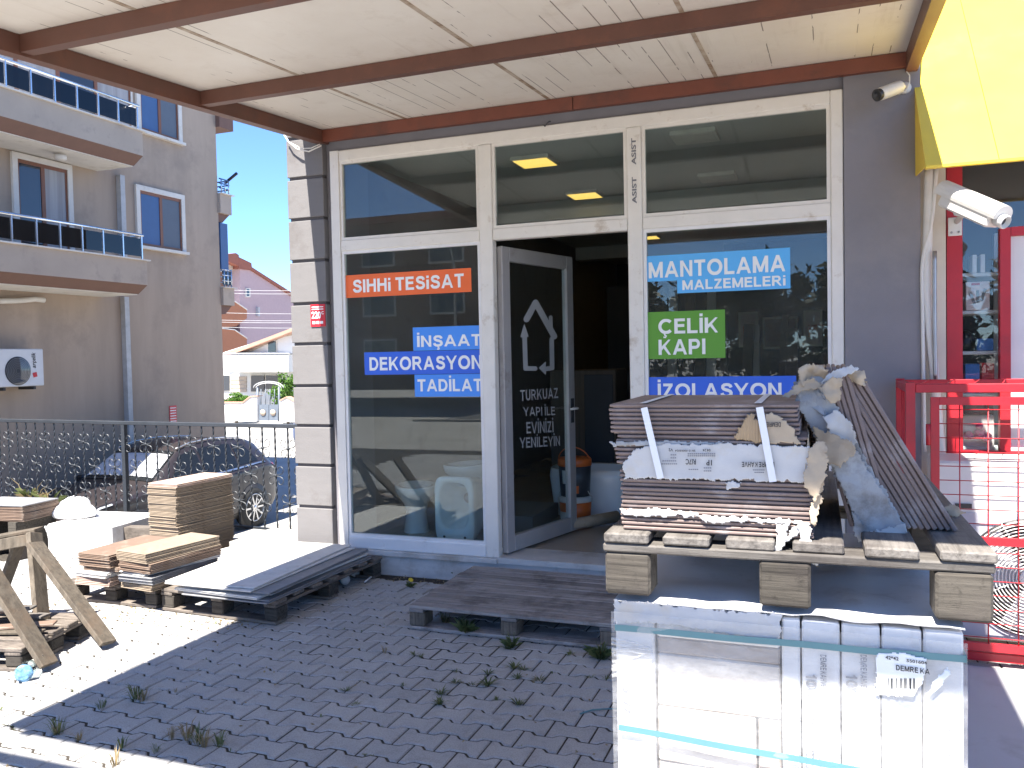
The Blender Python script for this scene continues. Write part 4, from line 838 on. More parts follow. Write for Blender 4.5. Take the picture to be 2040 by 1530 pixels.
part('grip', 'black_plastic', ac, (.63, .71, AY-.010, AY-.0075, .80, .825)); part('foot', 'steel', ac, (.62, .68, AY-.02, AY+.4, .01, .098)); part('foot', 'steel', ac, (1.38, 1.44, AY-.02, AY+.4, .01, .098))
fc = Vector((.98, AY-.012, .45)); MB().lathe([(.30, 0), (.31, .004), (.31, .006)], fc+Vector((0, .004, 0)), 40, (0, -1, 0)).build('fan_recess', MAT['black_plastic'], ac)
gr = MB().lathe([(.055, 0), (.055, .012), (.05, .015), (.001, .016)], fc-Vector((0, .012, 0)), 24, (0, -1, 0)).build('fan_grille', MAT['white_plastic'], ac); mb = MB()
for k in range(15):
    r = .068+k*.0165; P = [fc+Vector((r*math.cos(2*math.pi*j/56), -.018, r*math.sin(2*math.pi*j/56))) for j in range(57)]; MB().tube(P, .0036, 5, False).build('ring', MAT['white_plastic'], gr)
for k in range(8):
    a = k*math.pi/4+.2; MB().tube([fc+Vector((.05*math.cos(a), -.014, .05*math.sin(a))), fc+Vector((.31*math.cos(a+.25), -.014, .31*math.sin(a+.25)))], .004, 5).build('spoke', MAT['white_plastic'], gr)
mb = MB()
for k in range(3):
    a0 = k*2*math.pi/3
    mb.grid(lambda u_, v_: fc+Vector(((.05+.23*u_)*math.cos(a0+v_*1.4), -.003-.0025*v_, (.05+.23*u_)*math.sin(a0+v_*1.4))), 4, 6)
mb.build('fan_blade', MAT['ac_grey'], ac)
# grey sheet on the ground at right
mb = MB(); n = 6; x0, x1, y0, y1 = .40, .93, 3.2, 4.80; cr = .08
poly = [(x0, y0), (x1, y0)]+[(x1-cr+cr*math.cos(R(90*k/n)), y1-cr+cr*math.sin(R(90*k/n))) for k in range(n+1)]+[(x0, y1)]
mb.prism(poly, (0, 0, .006), (1, 0, 0), (0, 1, 0), (0, 0, .012)); solo('grey_board', mb, MAT['grey_sheet'], 'smooth grey board lying flat beside the wrapped load', 'board')
# ------------------------------------------------------------------ iron fence
plain('fence_iron', (.030, .035, .043), .5, .0, var=.15, bump=.0006, bscale=80)
F0, F1 = Vector((-4.02, 6.10, 0)), Vector((-9.9, 6.47, 0)); fd = (F1-F0).normalized(); FL = (F1-F0).length
fen = thing('iron_fence', 'dark wrought iron fence with scrolls along the left edge of the forecourt', 'fence', (F0+F1)/2)
def fp(s, z, off=0.): return F0+fd*s+Vector((fd.y, -fd.x, 0))*off+Vector((0, 0, z))
ZT, ZB = 1.085, .165
MB().bar(fp(0, ZT), fp(FL, ZT), .045, .035, (0, 0, 1), .004).build('top_rail', MAT['fence_iron'], fen); MB().bar(fp(0, ZB), fp(FL, ZB), .016, .02).build('bottom_rail', MAT['fence_iron'], fen)
MB().bar(fp(0, .02), fp(FL, .02), .12, .04).build('kerb', MAT['street'], fen)
mb = MB(); n = 30       # a twisted square bar shared by all
prev = None
for i in range(n+1):
    z = ZB+.011+(ZT-.018-ZB-.011)*i/n; a = i*.75; r = .0095
    ring = [(r*math.cos(a+k*math.pi/2), r*math.sin(a+k*math.pi/2), z) for k in range(4)]
    k0 = len(mb.v); mb.v += [Vector(p) for p in ring]
    if i:
        for k in range(4): mb.f.append((k0-4+k, k0-4+(k+1) % 4, k0+(k+1) % 4, k0+k)); mb.sm.append(False)
bar_me = mb.mesh('bar'); bar_me.materials.append(MAT['fence_iron'])
def spiral(sx, sz):
    P = []
    for k in range(15):
        f = k/14; a = -math.pi/2+f*1.6*math.pi; r = .027*(1-.5*f); P.append((sx*1.5*(.030+r*math.cos(a)), 0, sz*1.5*(.034+r*math.sin(a))))
    return [(sx*.004, 0, sz*.004)]+P
mb = MB()
for sx in (-1, 1):
    for sz in (-1, 1): mb.tube([Vector(p) for p in spiral(sx, sz)], .0042, 4, True, False)
mb.lathe([(.004, -.012), (.014, -.008), (.014, .008), (.004, .012)], (0, 0, 0), 6)
sc_me = mb.mesh('scroll'); sc_me.materials.append(MAT['fence_iron']); ang = math.atan2(fd.y, fd.x)
s, k = .12, 0; KP = round((((Yp(238, 950, 6.2)-F0).dot(fd))-.12)/.142)
while s < FL-.02:
    p = fp(s, 0)-BASE[fen]
    if k == KP: MB().obox(fp(s, .54), (.045, .045, 1.08), Matrix.Rotation(ang, 3, 'Z'), .003).build('post', MAT['fence_iron'], fen)
    else: place('twisted_bar', bar_me, None, fen, p, (0, 0, ang))
    for z in ((.885, .40) if k % 2 == 0 else (.645,)): place('scroll', sc_me, None, fen, p+Vector((0, 0, z)), (rnd.gauss(0, .03), rnd.gauss(0, .05), ang))
    s += .142; k += 1

# ------------------------------------------------------------------ cars
def carpaint(name, c): 
    q = N(name); q.col(c); q.b.inputs['Coat Weight'].default_value = .35; q.b.inputs['Coat Roughness'].default_value = .06; q.bump(q.noise(400, 2), .0001, .2); return q.done(.5, .0)
carpaint('brown_car', (.020, .0145, .015)); carpaint('blue_car', (.02, .05, .14)); plain('tyre', (.02, .02, .02), .85); plain('rim', (.55, .55, .56), .25, .9); plain('dark_trim', (.02, .02, .022), .5)
q = N('car_glass'); q.col((.012, .014, .016)); q.done(.04, 0, .45); plain('head_lamp', (.5, .52, .55), .1, .3); plain('tail_lamp', (.30, .01, .015), .2); plain('sunshade', (.7, .7, .72), .3, .2)
ST = [ # y, zbottom, halfwidth, zbelt, ztop, halfwidth of the roof
 (0.0, .42, .62, .70, .74, .55), (.06, .30, .74, .80, .84, .66), (.22, .22, .83, .90, .95, .74), (.6, .20, .89, .95, 1.01, .76), (1.15, .20, .91, .99, 1.06, .74), (1.32, .20, .915, 1.0, 1.12, .72),
 (1.95, .20, .92, 1.01, 1.50, .61), (2.25, .20, .92, 1.02, 1.565, .615), (2.7, .20, .92, 1.03, 1.59, .62), (3.2, .20, .92, 1.05, 1.565, .61), (3.65, .21, .91, 1.08, 1.525, .59), (3.92, .23, .90, 1.08, 1.43, .57), (4.08, .26, .87, 1.05, 1.20, .62), (4.20, .34, .82, .98, 1.03, .68), (4.27, .42, .74, .84, .87, .62)]
def cst(y):
    for i in range(len(ST)-1):
        if y <= ST[i+1][0]:
            a, b = ST[i], ST[i+1]; f = (y-a[0])/(b[0]-a[0]); return [a[k]+(b[k]-a[k])*f for k in range(1, 6)]
    return list(ST[-1][1:])
def csec(y, t):       # t 0..1 from the sill up over the shoulder to the roof centre
    zb, w, zm, zt_, wr = cst(y); P = [(w*.86, zb), (w*.985, zb+.1), (w, (zb+zm)*.5), (w*.985, zm-.06), (w*.95, zm), ((w*.95+wr)/2+.01, (zm+zt_)/2), (wr, zt_-.025), (wr*.86, zt_+.008), (wr*.5, zt_+.02), (0, zt_+.025)]
    n = len(P)-1; i = min(int(t*n), n-1); f = t*n-i; a, b, c, d = P[max(i-1, 0)], P[i], P[i+1], P[min(i+2, n)]
    cr = [.5*((2*b[k])+(c[k]-a[k])*f+(2*a[k]-5*b[k]+4*c[k]-d[k])*f*f+(3*b[k]-a[k]-3*c[k]+d[k])*f**3) for k in (0, 1)]; return cr
def make_car(label, paint, origin, rotz=0., shade=True):
    t = thing('parked_car', label, 'car', (0, 0, 0)); M = Matrix.Rotation(rotz, 3, 'Z'); O = Vector(origin)
    def B(mb, name, mat, par): mb.v = [M @ v + O for v in mb.v]; return mb.build(name, MAT[mat], par)
    YS_ = [4.26*i/60 for i in range(61)]; mb = MB()
    vs = []; T = 27
    for y in YS_:
        L = [csec(y, k/T) for k in range(T+1)]; vs += [(p[0], y, p[1]) for p in L]+[(-p[0], y, p[1]) for p in L[-2::-1]]
    k = 2*T+1; fs = [(i*k+j, (i+1)*k+j, (i+1)*k+j+1, i*k+j+1) for i in range(60) for j in range(k-1)]+[tuple(range(k)), tuple(range(60*k, 61*k))]
    mb.add(vs, fs, True); body = B(mb, 'body', paint, t)
    def patch(y0, y1, t0, t1, sx, off, name, mat, par, nu=8, nv=6, skew=0., skew2=0.):
        mb = MB()
        def f(u, v):
            y = y0+(y1-y0)*u+skew*v*(1-u)+skew2*v*u; tt = t0+(t1-t0)*v; p = csec(y, tt); q1 = csec(y, tt+.004); nx, nz = (q1[1]-p[1]), -(q1[0]-p[0]); l = math.hypot(nx, nz) or 1
            return Vector((sx*(p[0]+nx/l*off), y, p[1]+nz/l*off))
        mb.grid(f, nu, nv); return B(mb, name, mat, par)
    for sx in (1, -1):
        patch(1.48, 2.28, .475, .635, sx, .006, 'side_window', 'car_glass', t, skew=.42); patch(2.34, 3.12, .475, .635, sx, .006, 'side_window', 'car_glass', t); patch(3.17, 3.68, .485, .625, sx, .006, 'side_window', 'car_glass', t, skew2=-.22)
        patch(1.35, 3.85, .455, .468, sx, .010, 'chrome_strip', 'rim', t, 14, 1); patch(.75, 3.7, .03, .12, sx, .008, 'sill', 'dark_trim', t, 14, 2)
        patch(.10, .42, .37, .43, sx, .012, 'headlight', 'head_lamp', t, 5, 3); patch(4.02, 4.22, .36, .45, sx, .012, 'taillight', 'tail_lamp', t, 4, 3)
        for y in (2.0, 2.95): patch(y, y+.2, .40, .415, sx, .02, 'door_handle', paint, t, 2, 1)
        for y in (2.31, 3.15): patch(y, y+.008, .13, .45, sx, .002, 'door_gap', 'dark_trim', t, 1, 8)
        mb = MB(); mb.obox((sx*.99, 1.56, 1.06), (.16, .12, .13), None, .03); B(mb, 'wing_mirror', paint, t)
        for y in (.82, 3.42):
            mb = MB(); mb.lathe([(.415, 0), (.415, .02)], (sx*.90, y, .36), 28, (sx, 0, 0)); B(mb, 'wheel_arch', 'dark_trim', t)
            mb = MB(); mb.lathe([(.24, -.16), (.33, -.17), (.35, -.14), (.35, -.02), (.335, .012), (.24, .015)], (sx*.925, y, .35), 30, (sx, 0, 0)); wl = B(mb, 'wheel', 'tyre', t)
            mb = MB(); mb.lathe([(.05, .012), (.05, .02), (.001, .024)], (sx*.925, y, .35), 14, (sx, 0, 0))
            for j in range(10):
                a = j*math.pi/5; c0 = Vector((sx*.94, y, .35)); dr = Vector((0, math.cos(a), math.sin(a))); mb.bar(c0+dr*.04, c0+dr*.235, .03, .012, (1, 0, 0))
            P = [Vector((sx*.937, y+.235*math.cos(2*math.pi*j/28), .35+.235*math.sin(2*math.pi*j/28))) for j in range(29)]; mb.tube(P, .010, 5, False); B(mb, 'rim', 'rim', wl)
            mb = MB(); mb.lathe([(.236, -.01), (.02, -.02)], (sx*.925, y, .35), 20, (sx, 0, 0)); B(mb, 'brake_dish', 'dark_trim', wl)
    def wind(y0, y1, name, mat, off, tmax=.70):
        mb = MB()
        def f(u, v):
            y = y0+(y1-y0)*v; wd = 2*u-1; p = csec(y, 1-abs(wd)*(1-tmax)); return Vector((math.copysign(p[0], wd) if abs(wd) > 1e-6 else 0, y-.006 if y1 < 3 else y+.006, p[1]+off))
        mb.grid(f, 16, 8); return B(mb, name, mat, t)
    wind(1.27, 1.92, 'windshield', 'car_glass', .008); wind(3.94, 4.10, 'rear_window', 'car_glass', .008)
    if shade: wind(1.36, 1.84, 'sunshade', 'sunshade', .014, .735)
    for sx in (1, -1):
        P = [Vector((sx*(csec(y, .70)[0]), y, csec(y, .70)[1]+.035)) for y in [1.95+.1*i for i in range(17)]]; mb = MB(); mb.tube(P, .012, 6); B(mb, 'roof_rail', 'rim', t)
    mb = MB(); mb.obox((0, .02, .62), (.9, .06, .16), None, .02); B(mb, 'grille', 'dark_trim', t)
    mb = MB(); mb.obox((0, .005, .66), (1.0, .05, .02), None, .005); B(mb, 'grille_bar', 'rim', t)
    mb = MB(); mb.obox((0, -.012, .48), (.5, .02, .11), None, .003); B(mb, 'number_plate', 'white_vinyl', t)
    return t
make_car('dark brown car parked behind the iron fence with a silver windscreen shade', 'brown_car', (-10.33, 8.58, -1.25))
make_car('dark blue car partly hidden behind the grey pillar', 'blue_car', (-15.35, 22.5, -1.25), R(0), False)

# ------------------------------------------------------------------ apartment block on the left
plain('apt_plaster', (.385, .30, .23), .9, var=.13, scale=1.0, dirt=(.29, .23, .185), dirt_at=.6, dscale=.7, bump=.003, bscale=60, stretch=(2.2, 2.2, .35)); plain('apt_light', (.44, .355, .28), .9, var=.08, scale=1.5, dirt=(.33, .27, .22), dirt_at=.62, bump=.003, bscale=60)
plain('apt_brown', (.17, .095, .072), .8, var=.08); plain('apt_white', (.66, .62, .56), .8, var=.06, dirt=(.5, .45, .38), dirt_at=.62); plain('brown_window', (.20, .075, .035), .45, var=.15, stretch=(6, 6, 1)); plain('grey_pipe', (.42, .42, .42), .5)
glass('tinted_pane', (.12, .115, .11)); plain('curtain', (.34, .33, .33), .9, var=.25, scale=1, stretch=(1, 14, .3)); plain('blind_blue', (.045, .11, .25), .5, var=.08); plain('blind_grey', (.10, .125, .16), .6, var=.08)
plain('dark_room', (.03, .028, .03), .8); q = N('window_glass'); q.col((.03, .035, .045)); q.done(.03, 0, .8); plain('chrome', (.65, .66, .68), .2, .9, var=.03)
AXW, AYC = -11.6, 13.95
apt = thing('apartment_building', 'tall beige apartment block with glazed balconies on the left', 'building', (-15, 9, -1.25))
part('wall', 'apt_plaster', apt, (-22, AXW, 1.0, AYC, -1.25, 9.4)); part('roof_slab', 'apt_brown', apt, (-22.5, AXW+.0, 1.0, 14.75, 9.401, 9.65))
def awin(y0, y1, z0, z1, name='window', sill=True, panes=2, fills=('blind_blue', 'blind_grey'), tr=.09):
    w = None; mb = MB()
    for b in ((y0-tr, y1+tr, z1, z1+tr), (y0-tr, y0, z0, z1), (y1, y1+tr, z0, z1)): mb.box(AXW+.001, AXW+.05, b[0], b[1], b[2], b[3])
    if sill: mb.box(AXW+.001, AXW+.10, y0-tr-.03, y1+tr+.03, z0-.05, z0)
    w = mb.build(name, MAT['apt_white'], apt)
    mb = MB(); f = .055; n = panes; pw = (y1-y0)/n
    mb.box(AXW+.002, AXW+.03, y0, y1, z0, z0+f); mb.box(AXW+.002, AXW+.03, y0, y1, z1-f, z1)
    for k in range(n+1): yc = y0+k*pw; mb.box(AXW+.002, AXW+.03, max(y0, yc-f*.6), min(y1, yc+f*.6), z0+f, z1-f)
    mb.build('frame', MAT['brown_window'], w)
    for k in range(n): MB().box(AXW+.004, AXW+.018, y0+k*pw+.02, y0+(k+1)*pw-.02, z0+.04, z1-.04).build('pane', MAT[fills[k % len(fills)]], w)
    return w
awin(11.83, 12.86, 3.78, 4.78); awin(11.92, 12.86, 5.87, 7.0); awin(9.40, 10.30, 3.42, 4.83, 'balcony_door', False, 2, ('window_glass', 'curtain'))
awin(7.2, 11.70, 5.55, 6.9, 'balcony_front', False, 6, ('curtain', 'window_glass', 'curtain', 'curtain', 'window_glass'), .03)
for bi, (zl, y1) in enumerate(((3.38, 10.95), (5.515, 10.95))):
    X0 = -10.6
    bal = part('balcony', 'apt_light', apt, (AXW+.001, X0, 6.5, y1, zl-.42, zl-.021)); part('ledge', 'apt_white', bal, (AXW+.001, X0+.04, 6.5, y1+.05, zl-.02, zl))
    MB().prism([(X0-.002, zl-.421), (X0-.20, zl-.56), (AXW+.002, zl-.56), (AXW+.002, zl-.421)], (0, 6.5, 0), (1, 0, 0), (0, 0, 1), (0, y1-.002-6.5, 0)).build('slanted_edge', MAT['apt_brown'], bal)
    part('soffit', 'apt_white', bal, (AXW+.003, X0-.22, 6.5, y1-.01, zl-.575, zl-.561))
    MB().tube([(X0-.05, 6.5, zl+.40), (X0-.05, y1-.02, zl+.40)], .024, 8).build('handrail', MAT['chrome'], bal)
    MB().tube([(X0-.05, y1-.03, zl+.40), (AXW+.05, y1-.03, zl+.40)], .024, 8).build('handrail', MAT['chrome'], bal)
    y = y1-.05
    while y > 7.3:
        MB().box(X0-.06, X0-.04, y-.011, y+.011, zl, zl+.385).build('baluster', MAT['chrome'], bal)
        MB().box(X0-.053, X0-.047, y-.375, y-.025, zl+.05, zl+.345).build('glass_panel', MAT['tinted_pane'], bal); y -= .395
part('downpipe', 'grey_pipe', apt, (AXW+.005, AXW+.105, 11.33, 11.43, -1.25, 2.83)); part('downpipe', 'grey_pipe', apt, (AXW+.005, AXW+.105, 11.33, 11.43, 3.39, 4.95))
MB().lathe([(.09, 0), (.09, .05), (.06, .07)], Xp(120, 310, -11.1), 14, (0, 0, -1)).build('soffit_lamp', MAT['apt_white'], apt)
P = [Xp(*p, AXW+.06) for p in ((-40, 604), (0, 600), (40, 599), (70, 596), (88, 598))]; MB().tube(P, .04, 8).build('insulated_pipe', MAT['apt_white'], apt)
P = Xp(345, 826, AXW+.01); pl = MB().box(AXW+.002, AXW+.012, P.y-.09, P.y+.09, P.z-.17, P.z+.17).build('notice_plate', MAT['red_plate'], apt)
for k in range(6): MB().box(AXW+.0125, AXW+.0135, P.y-.075, P.y+.075, P.z-.13+k*.05, P.z-.115+k*.05).build('printed_line', MAT['white_vinyl'], pl)
# balconies round the far corner
for (pa, pb, pc) in ((390, 430, 362), (574, 610, 540)):
    YB = AYC+.34; zl, z0, zr = Yp(450, pa, YB).z, Yp(450, pb, YB).z, Yp(450, pc, YB).z
    b = part('balcony', 'apt_light', apt, (-14, AXW+.06, AYC+.001, YB, z0, zl-.02)); part('ledge', 'apt_white', b, (-14, AXW+.10, AYC+.001, YB+.06, zl-.019, zl))
    MB().prism([(AYC+.002, z0-.001), (YB-.01, z0-.001), (AYC+.12, z0-.18), (AYC+.002, z0-.18)], (-14, 0, 0), (0, 1, 0), (0, 0, 1), (2.4, 0, 0)).build('slanted_edge', MAT['apt_brown'], b)
    for k in range(3): MB().tube([(AXW+.03, AYC+.08+k*.11, zl), (AXW+.03, AYC+.08+k*.11, zr)], .013, 6).build('baluster', MAT['chrome'], b)
    for zz in (zr, zl+(zr-zl)*.35, zl+(zr-zl)*.68): MB().tube([(AXW+.03, AYC+.02, zz), (AXW+.03, YB-.02, zz), (-14, YB-.02, zz)], .014, 6).build('handrail', MAT['chrome' if pa > 500 else 'blind_blue'], b)
    if pa > 500: part('glass_panel', 'tinted_pane', b, (AXW+.024, AXW+.030, AYC+.03, YB-.03, zl+.04, zr-.03))
z0, z1 = Yp(450, 538, AYC+.2).z, Yp(450, 446, AYC+.2).z
part('blue_awning', 'blind_blue', apt, (AXW-.4, AXW+.02, AYC+.02, AYC+.24, z0, z1)); part('eave', 'apt_brown', apt, (-14, AXW+.10, AYC+.001, AYC+.42, Yp(450, 262, 14.3).z, Yp(450, 232, 14.3).z))
MB().tube([Yp(448, 365, 14.3), Yp(472, 345, 14.3)], .03, 6).build('awning_pole', MAT['dark_trim'], apt)
# its air conditioner
P0, P1 = Xp(0, 772, AXW+.3), Xp(85, 695, AXW+.3); aa = thing('air_conditioner', 'white air conditioner outdoor unit on the beige apartment wall', 'air conditioner', (AXW+.15, 9.2, P0.z))
z0, z1, y1 = P0.z, P1.z, P1.y; y0 = y1-.82
MB().obox((AXW+.17, (y0+y1)/2, (z0+z1)/2), (.28, y1-y0, z1-z0), None, .012).build('casing', MAT['white_metal'], aa)
c = Xp(36, 739, AXW+.312); MB().lathe([(.205, 0), (.215, .004), (.205, .008), (.001, .003)], (AXW+.311, c.y, c.z), 32, (1, 0, 0)).build('fan_opening', MAT['window_glass'], aa); mb = MB()
for k in range(7): mb.tube([Vector((AXW+.322, c.y+r*math.cos(a), c.z+r*math.sin(a))) for r in (.04+.025*k,) for a in [2*math.pi*j/32 for j in range(33)]], .002, 4, False)
mb.build('fan_guard', MAT['grey_pipe'], aa)
mb = MB(); text(mb, 'arçelik', (AXW+.313, y1-.125, (z0+z1)/2-.01), (0, 0, .24), (0, -.085, 0), .02, .25); mb.build('lettering', MAT['dark_ink'], aa)
MB().obox((AXW+.313, y1-.16, z0+.17), (.003, .07, .07), Matrix.Rotation(R(12), 3, 'X'), 0).build('logo_mark', MAT['red_plate'], aa)
for dy in (.12, .62): MB().box(AXW+.002, AXW+.32, y0+dy, y0+dy+.04, z0-.05, z0-.003).build('bracket', MAT['dark_trim'], aa)

# ------------------------------------------------------------------ houses across the side street
plain('mauve_plaster', (.42, .31, .32), .9, var=.05); plain('rust_plaster', (.36, .15, .08), .9, var=.06); plain('roof_red', (.26, .09, .06), .8, var=.15); plain('house_white', (.62, .61, .59), .85, var=.04); plain('roof_tile', (.42, .24, .17), .8, var=.2, scale=3, stretch=(1, 6, 1)); plain('gate_paint', (.12, .14, .17), .5, var=.12)
def pyz(pts, Y): return [(p.x, p.z) for p in (Yp(*q_, Y) for q_ in pts)]
MY = 42.; mh = thing('mauve_house', 'mauve house with brown stepped balconies behind the white house', 'building', (Yp(520, 700, MY).x, MY, -1.25))
def sil(name, mat, par, pts, Y, d): return MB().prism(pyz(pts, Y), (0, Y, 0), (1, 0, 0), (0, 0, 1), (0, d, 0)).build(name, MAT[mat], par)
MX = Yp(478, 700, MY).x
def silx(name, mat, par, pts, X, d): return MB().prism([(p.y, p.z) for p in (Xp(*q_, X) for q_ in pts)], (X, 0, 0), (0, 1, 0), (0, 0, 1), (-d, 0, 0)).build(name, MAT[mat], par)
silx('wall', 'mauve_plaster', mh, [(478, 800), (478, 532), (502, 533), (580, 585), (600, 598), (600, 800)], MX, 6)
silx('verge', 'roof_red', mh, [(476, 512), (501, 524), (502, 532), (582, 583), (600, 595), (600, 599), (580, 588), (502, 538), (476, 535)], MX+.15, 7)
silx('roof', 'roof_red', mh, [(440, 508), (470, 504), (476, 508), (476, 530), (440, 514)], MX+.14, 7)
silx('gable_soffit', 'apt_light', mh, [(440, 515), (475, 531), (477, 537), (440, 537)], MX-.3, 5); silx('recess', 'apt_brown', mh, [(440, 538), (477.5, 538), (477.5, 800), (440, 800)], MX-.8, 5)
for a, b in (((598, 625), 0), ((655, 685), 1)):
    y0 = a[0]; bb = silx('balcony', 'rust_plaster', mh, [(436, y0), (468, y0+3), (492, y0+20), (492, y0+36), (470, y0+52), (436, y0+56)], MX+.3, 3); silx('balcony_cap', 'apt_white', bb, [(444, y0-2), (468, y0+1), (493, y0+18), (493, y0+20), (468, y0+3), (444, y0)], MX+.35, 3.1)
w = silx('window', 'apt_white', mh, [(490, 574), (499, 574), (499, 592), (490, 592)], MX+.08, .1); silx('pane', 'window_glass', w, [(492, 576), (497, 576), (497, 590), (492, 590)], MX+.10, .05); silx('flue', 'grey_pipe', mh, [(515, 612), (518, 612), (518, 630), (515, 630)], MX+.2, .2)
WY = 34.; wh_ = thing('white_house', 'white two storey house with a sloping tiled roof', 'building', (Yp(520, 800, WY).x, WY, -1.25))
sil('wall', 'house_white', wh_, [(443, 830), (443, 738), (445, 702), (586, 657), (660, 640), (660, 830)], WY, 8)
sil('roof', 'roof_tile', wh_, [(438, 706), (480, 692), (585, 652), (665, 630), (665, 636), (585, 659), (480, 699), (440, 712)], WY-.5, 9)
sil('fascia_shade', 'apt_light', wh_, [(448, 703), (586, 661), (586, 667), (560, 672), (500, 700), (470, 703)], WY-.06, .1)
bl = sil('balcony', 'house_white', wh_, [(443, 706), (575, 706), (575, 741), (443, 741)], WY-1.2, 1.19); sil('rail_cap', 'grey_pipe', bl, [(443, 703), (576, 703), (576, 705), (443, 705)], WY-1.25, 1.2)
for i, r in enumerate(([(534, 680), (549, 680), (549, 701), (534, 701)], [(444, 748), (457, 748), (457, 778), (444, 778)], [(500, 748), (526, 748), (526, 780), (500, 780)], [(529, 748), (556, 748), (556, 775), (529, 775)])):
    w = sil('window', 'apt_white', wh_, [(r[0][0]-2, r[0][1]-2), (r[1][0]+2, r[1][1]-2), (r[2][0]+2, r[2][1]+2), (r[3][0]-2, r[3][1]+2)], WY-.06, .1); sil('pane', 'window_glass', w, r, WY-.09, .05)
for k in range(4): sil('stone_course', 'apt_light', wh_, [(459, 750+k*8), (490, 750+k*8), (490, 757+k*8), (459, 757+k*8)], WY-.05, .06)
sil('meter_box', 'grey_pipe', wh_, [(577, 705), (586, 705), (586, 740), (577, 740)], WY-.4, .3)
GY = 30.; gw = thing('garden_wall', 'white garden wall with red coping on both sides of the gate', 'wall', (Yp(520, 840, GY).x, GY, -1.25))
sil('wall_panel', 'house_white', gw, [(425, 838), (425, 803), (483, 803), (498, 791), (512, 790), (512, 839)], GY, .25); sil('wall_panel', 'house_white', gw, [(557, 840), (557, 798), (570, 792), (590, 803), (680, 806), (680, 842)], GY, .25)
sil('coping', 'roof_tile', gw, [(425, 801), (482, 801), (497, 789), (513, 788), (513, 790), (498, 791), (483, 803), (425, 803)], GY-.05, .35); sil('coping', 'roof_tile', gw, [(556, 797), (570, 790), (590, 801), (680, 804), (680, 806), (590, 803), (570, 792), (557, 799)], GY-.05, .35)
ga = thing('garden_gate', 'blue grey metal garden gate under a white arch', 'gate', Yp(535, 840, GY)); sil('gate_leaf', 'gate_paint', ga, [(516, 838), (535, 838), (535, 806), (516, 806)], GY+.08, .05); sil('gate_leaf', 'gate_paint', ga, [(536, 838), (556, 838), (556, 806), (536, 806)], GY+.08, .05)
for x in (513, 556): MB().tube([Yp(x, 840, GY+.1), Yp(x, 770, GY+.1)], .05, 6).build('gate_post', MAT['gate_paint'], ga)
for k in range(4): MB().tube([Yp(520+k*9, 806, GY+.1), Yp(520+k*9, 775, GY+.1)], .02, 5).build('gate_bar', MAT['gate_paint'], ga)
for r in (0, 5): MB().tube([Yp(513+22-(30-r)*math.cos(R(180*k/12)), 773-(13-r*.6)*math.sin(R(180*k/12)), GY+.05) for k in range(13)], .022, 6).build('arch', MAT['grey_pipe'], ga)
P = [Yp(513+22-6+x, 822, GY+.06) for x in (-5, 15)]
for p in P: MB().lathe([(.14, 0), (.14, .02), (.001, .03)], p, 10, (0, -1, 0)).build('gate_boss', MAT['apt_light'], ga)
# foliage
def leafmat(name, a, b):
    q = N(name); g = q.n('ShaderNodeNewGeometry'); c1 = q.ramp(g.outputs['Random Per Island'], [(0, a), (1, b)]); q.col(c1); q.done(.55, 0, .3); q.b.inputs['Transmission Weight'].default_value = 0.
    df = q.n('ShaderNodeBsdfTranslucent'); q.l(c1, df.inputs[0]); mx = q.n('ShaderNodeMixShader'); mx.inputs[0].default_value = .12 if 'dark' in name else .35; q.l(q.b.outputs[0], mx.inputs[1]); q.l(df.outputs[0], mx.inputs[2]); q.l(mx.outputs[0], q.out.inputs[0])
leafmat('leaf_green', (.05, .12, .02), (.13, .24, .04)); leafmat('leaf_dark', (.015, .03, .010), (.035, .06, .02)); leafmat('dry_leaf', (.22, .16, .08), (.36, .28, .15)); leafmat('weed_green', (.075, .105, .035), (.17, .19, .075)); plain('bark', (.10, .08, .06), .9, var=.3, scale=20)
def leaves(mb, c, rx, ry, rz, n, s, clump=6):
    c = Vector(c); cl = []
    for i in range(clump*4):
        v = Vector((rnd.gauss(0, 1), rnd.gauss(0, 1), rnd.gauss(0, 1))).normalized()*rnd.uniform(.35, 1); cl.append(Vector((v.x*rx, v.y*ry, v.z*rz)))
    for i in range(n):
        k = rnd.choice(cl); p = c+k+Vector((rnd.gauss(0, rx*.17), rnd.gauss(0, ry*.17), rnd.gauss(0, rz*.15)))
        u = Vector((rnd.gauss(0, 1), rnd.gauss(0, 1), rnd.gauss(0, .7))).normalized(); w = u.cross(Vector((rnd.gauss(0, 1), rnd.gauss(0, 1), rnd.gauss(0, 1)))).normalized()
        l = s*rnd.uniform(.6, 1.3); mb.add([p-u*l, p-w*l*.4, p+u*l, p+w*l*.4], [(0, 1, 2, 3)])
def bush(name, label, cat, c, r, n, s, mat='leaf_green', foot=None, group=None):
    f = Vector(foot or (c[0], c[1], -1.25)); t = thing(name, label, cat, f, group); mb = MB(); leaves(mb, c, *r, n, s); mb.build('crown', MAT[mat], t, False)
    mb = MB(); c = Vector(c); mb.tube([f, f+(c-f)*.6, c], [r[0]*.09, r[0]*.07, r[0]*.04], 7)
    for k in range(6):
        v = Vector((rnd.uniform(-1, 1)*r[0], rnd.uniform(-1, 1)*r[1], rnd.uniform(-.2, .8)*r[2]))*.8; mb.tube([f+(c-f)*.5, c+v*.5, c+v], [r[0]*.05, r[0]*.03, r[0]*.012], 5)
    mb.build('trunk', MAT['bark'], t); return t
bush('garden_shrub', 'bright green shrub spilling over the garden gate', 'shrub', Yp(572, 775, 32), (.75, .8, .75), 1500, .10); bush('garden_shrub', 'low green hedge along the white garden wall', 'hedge', Yp(470, 797, 32), (.9, .5, .28), 1100, .09)
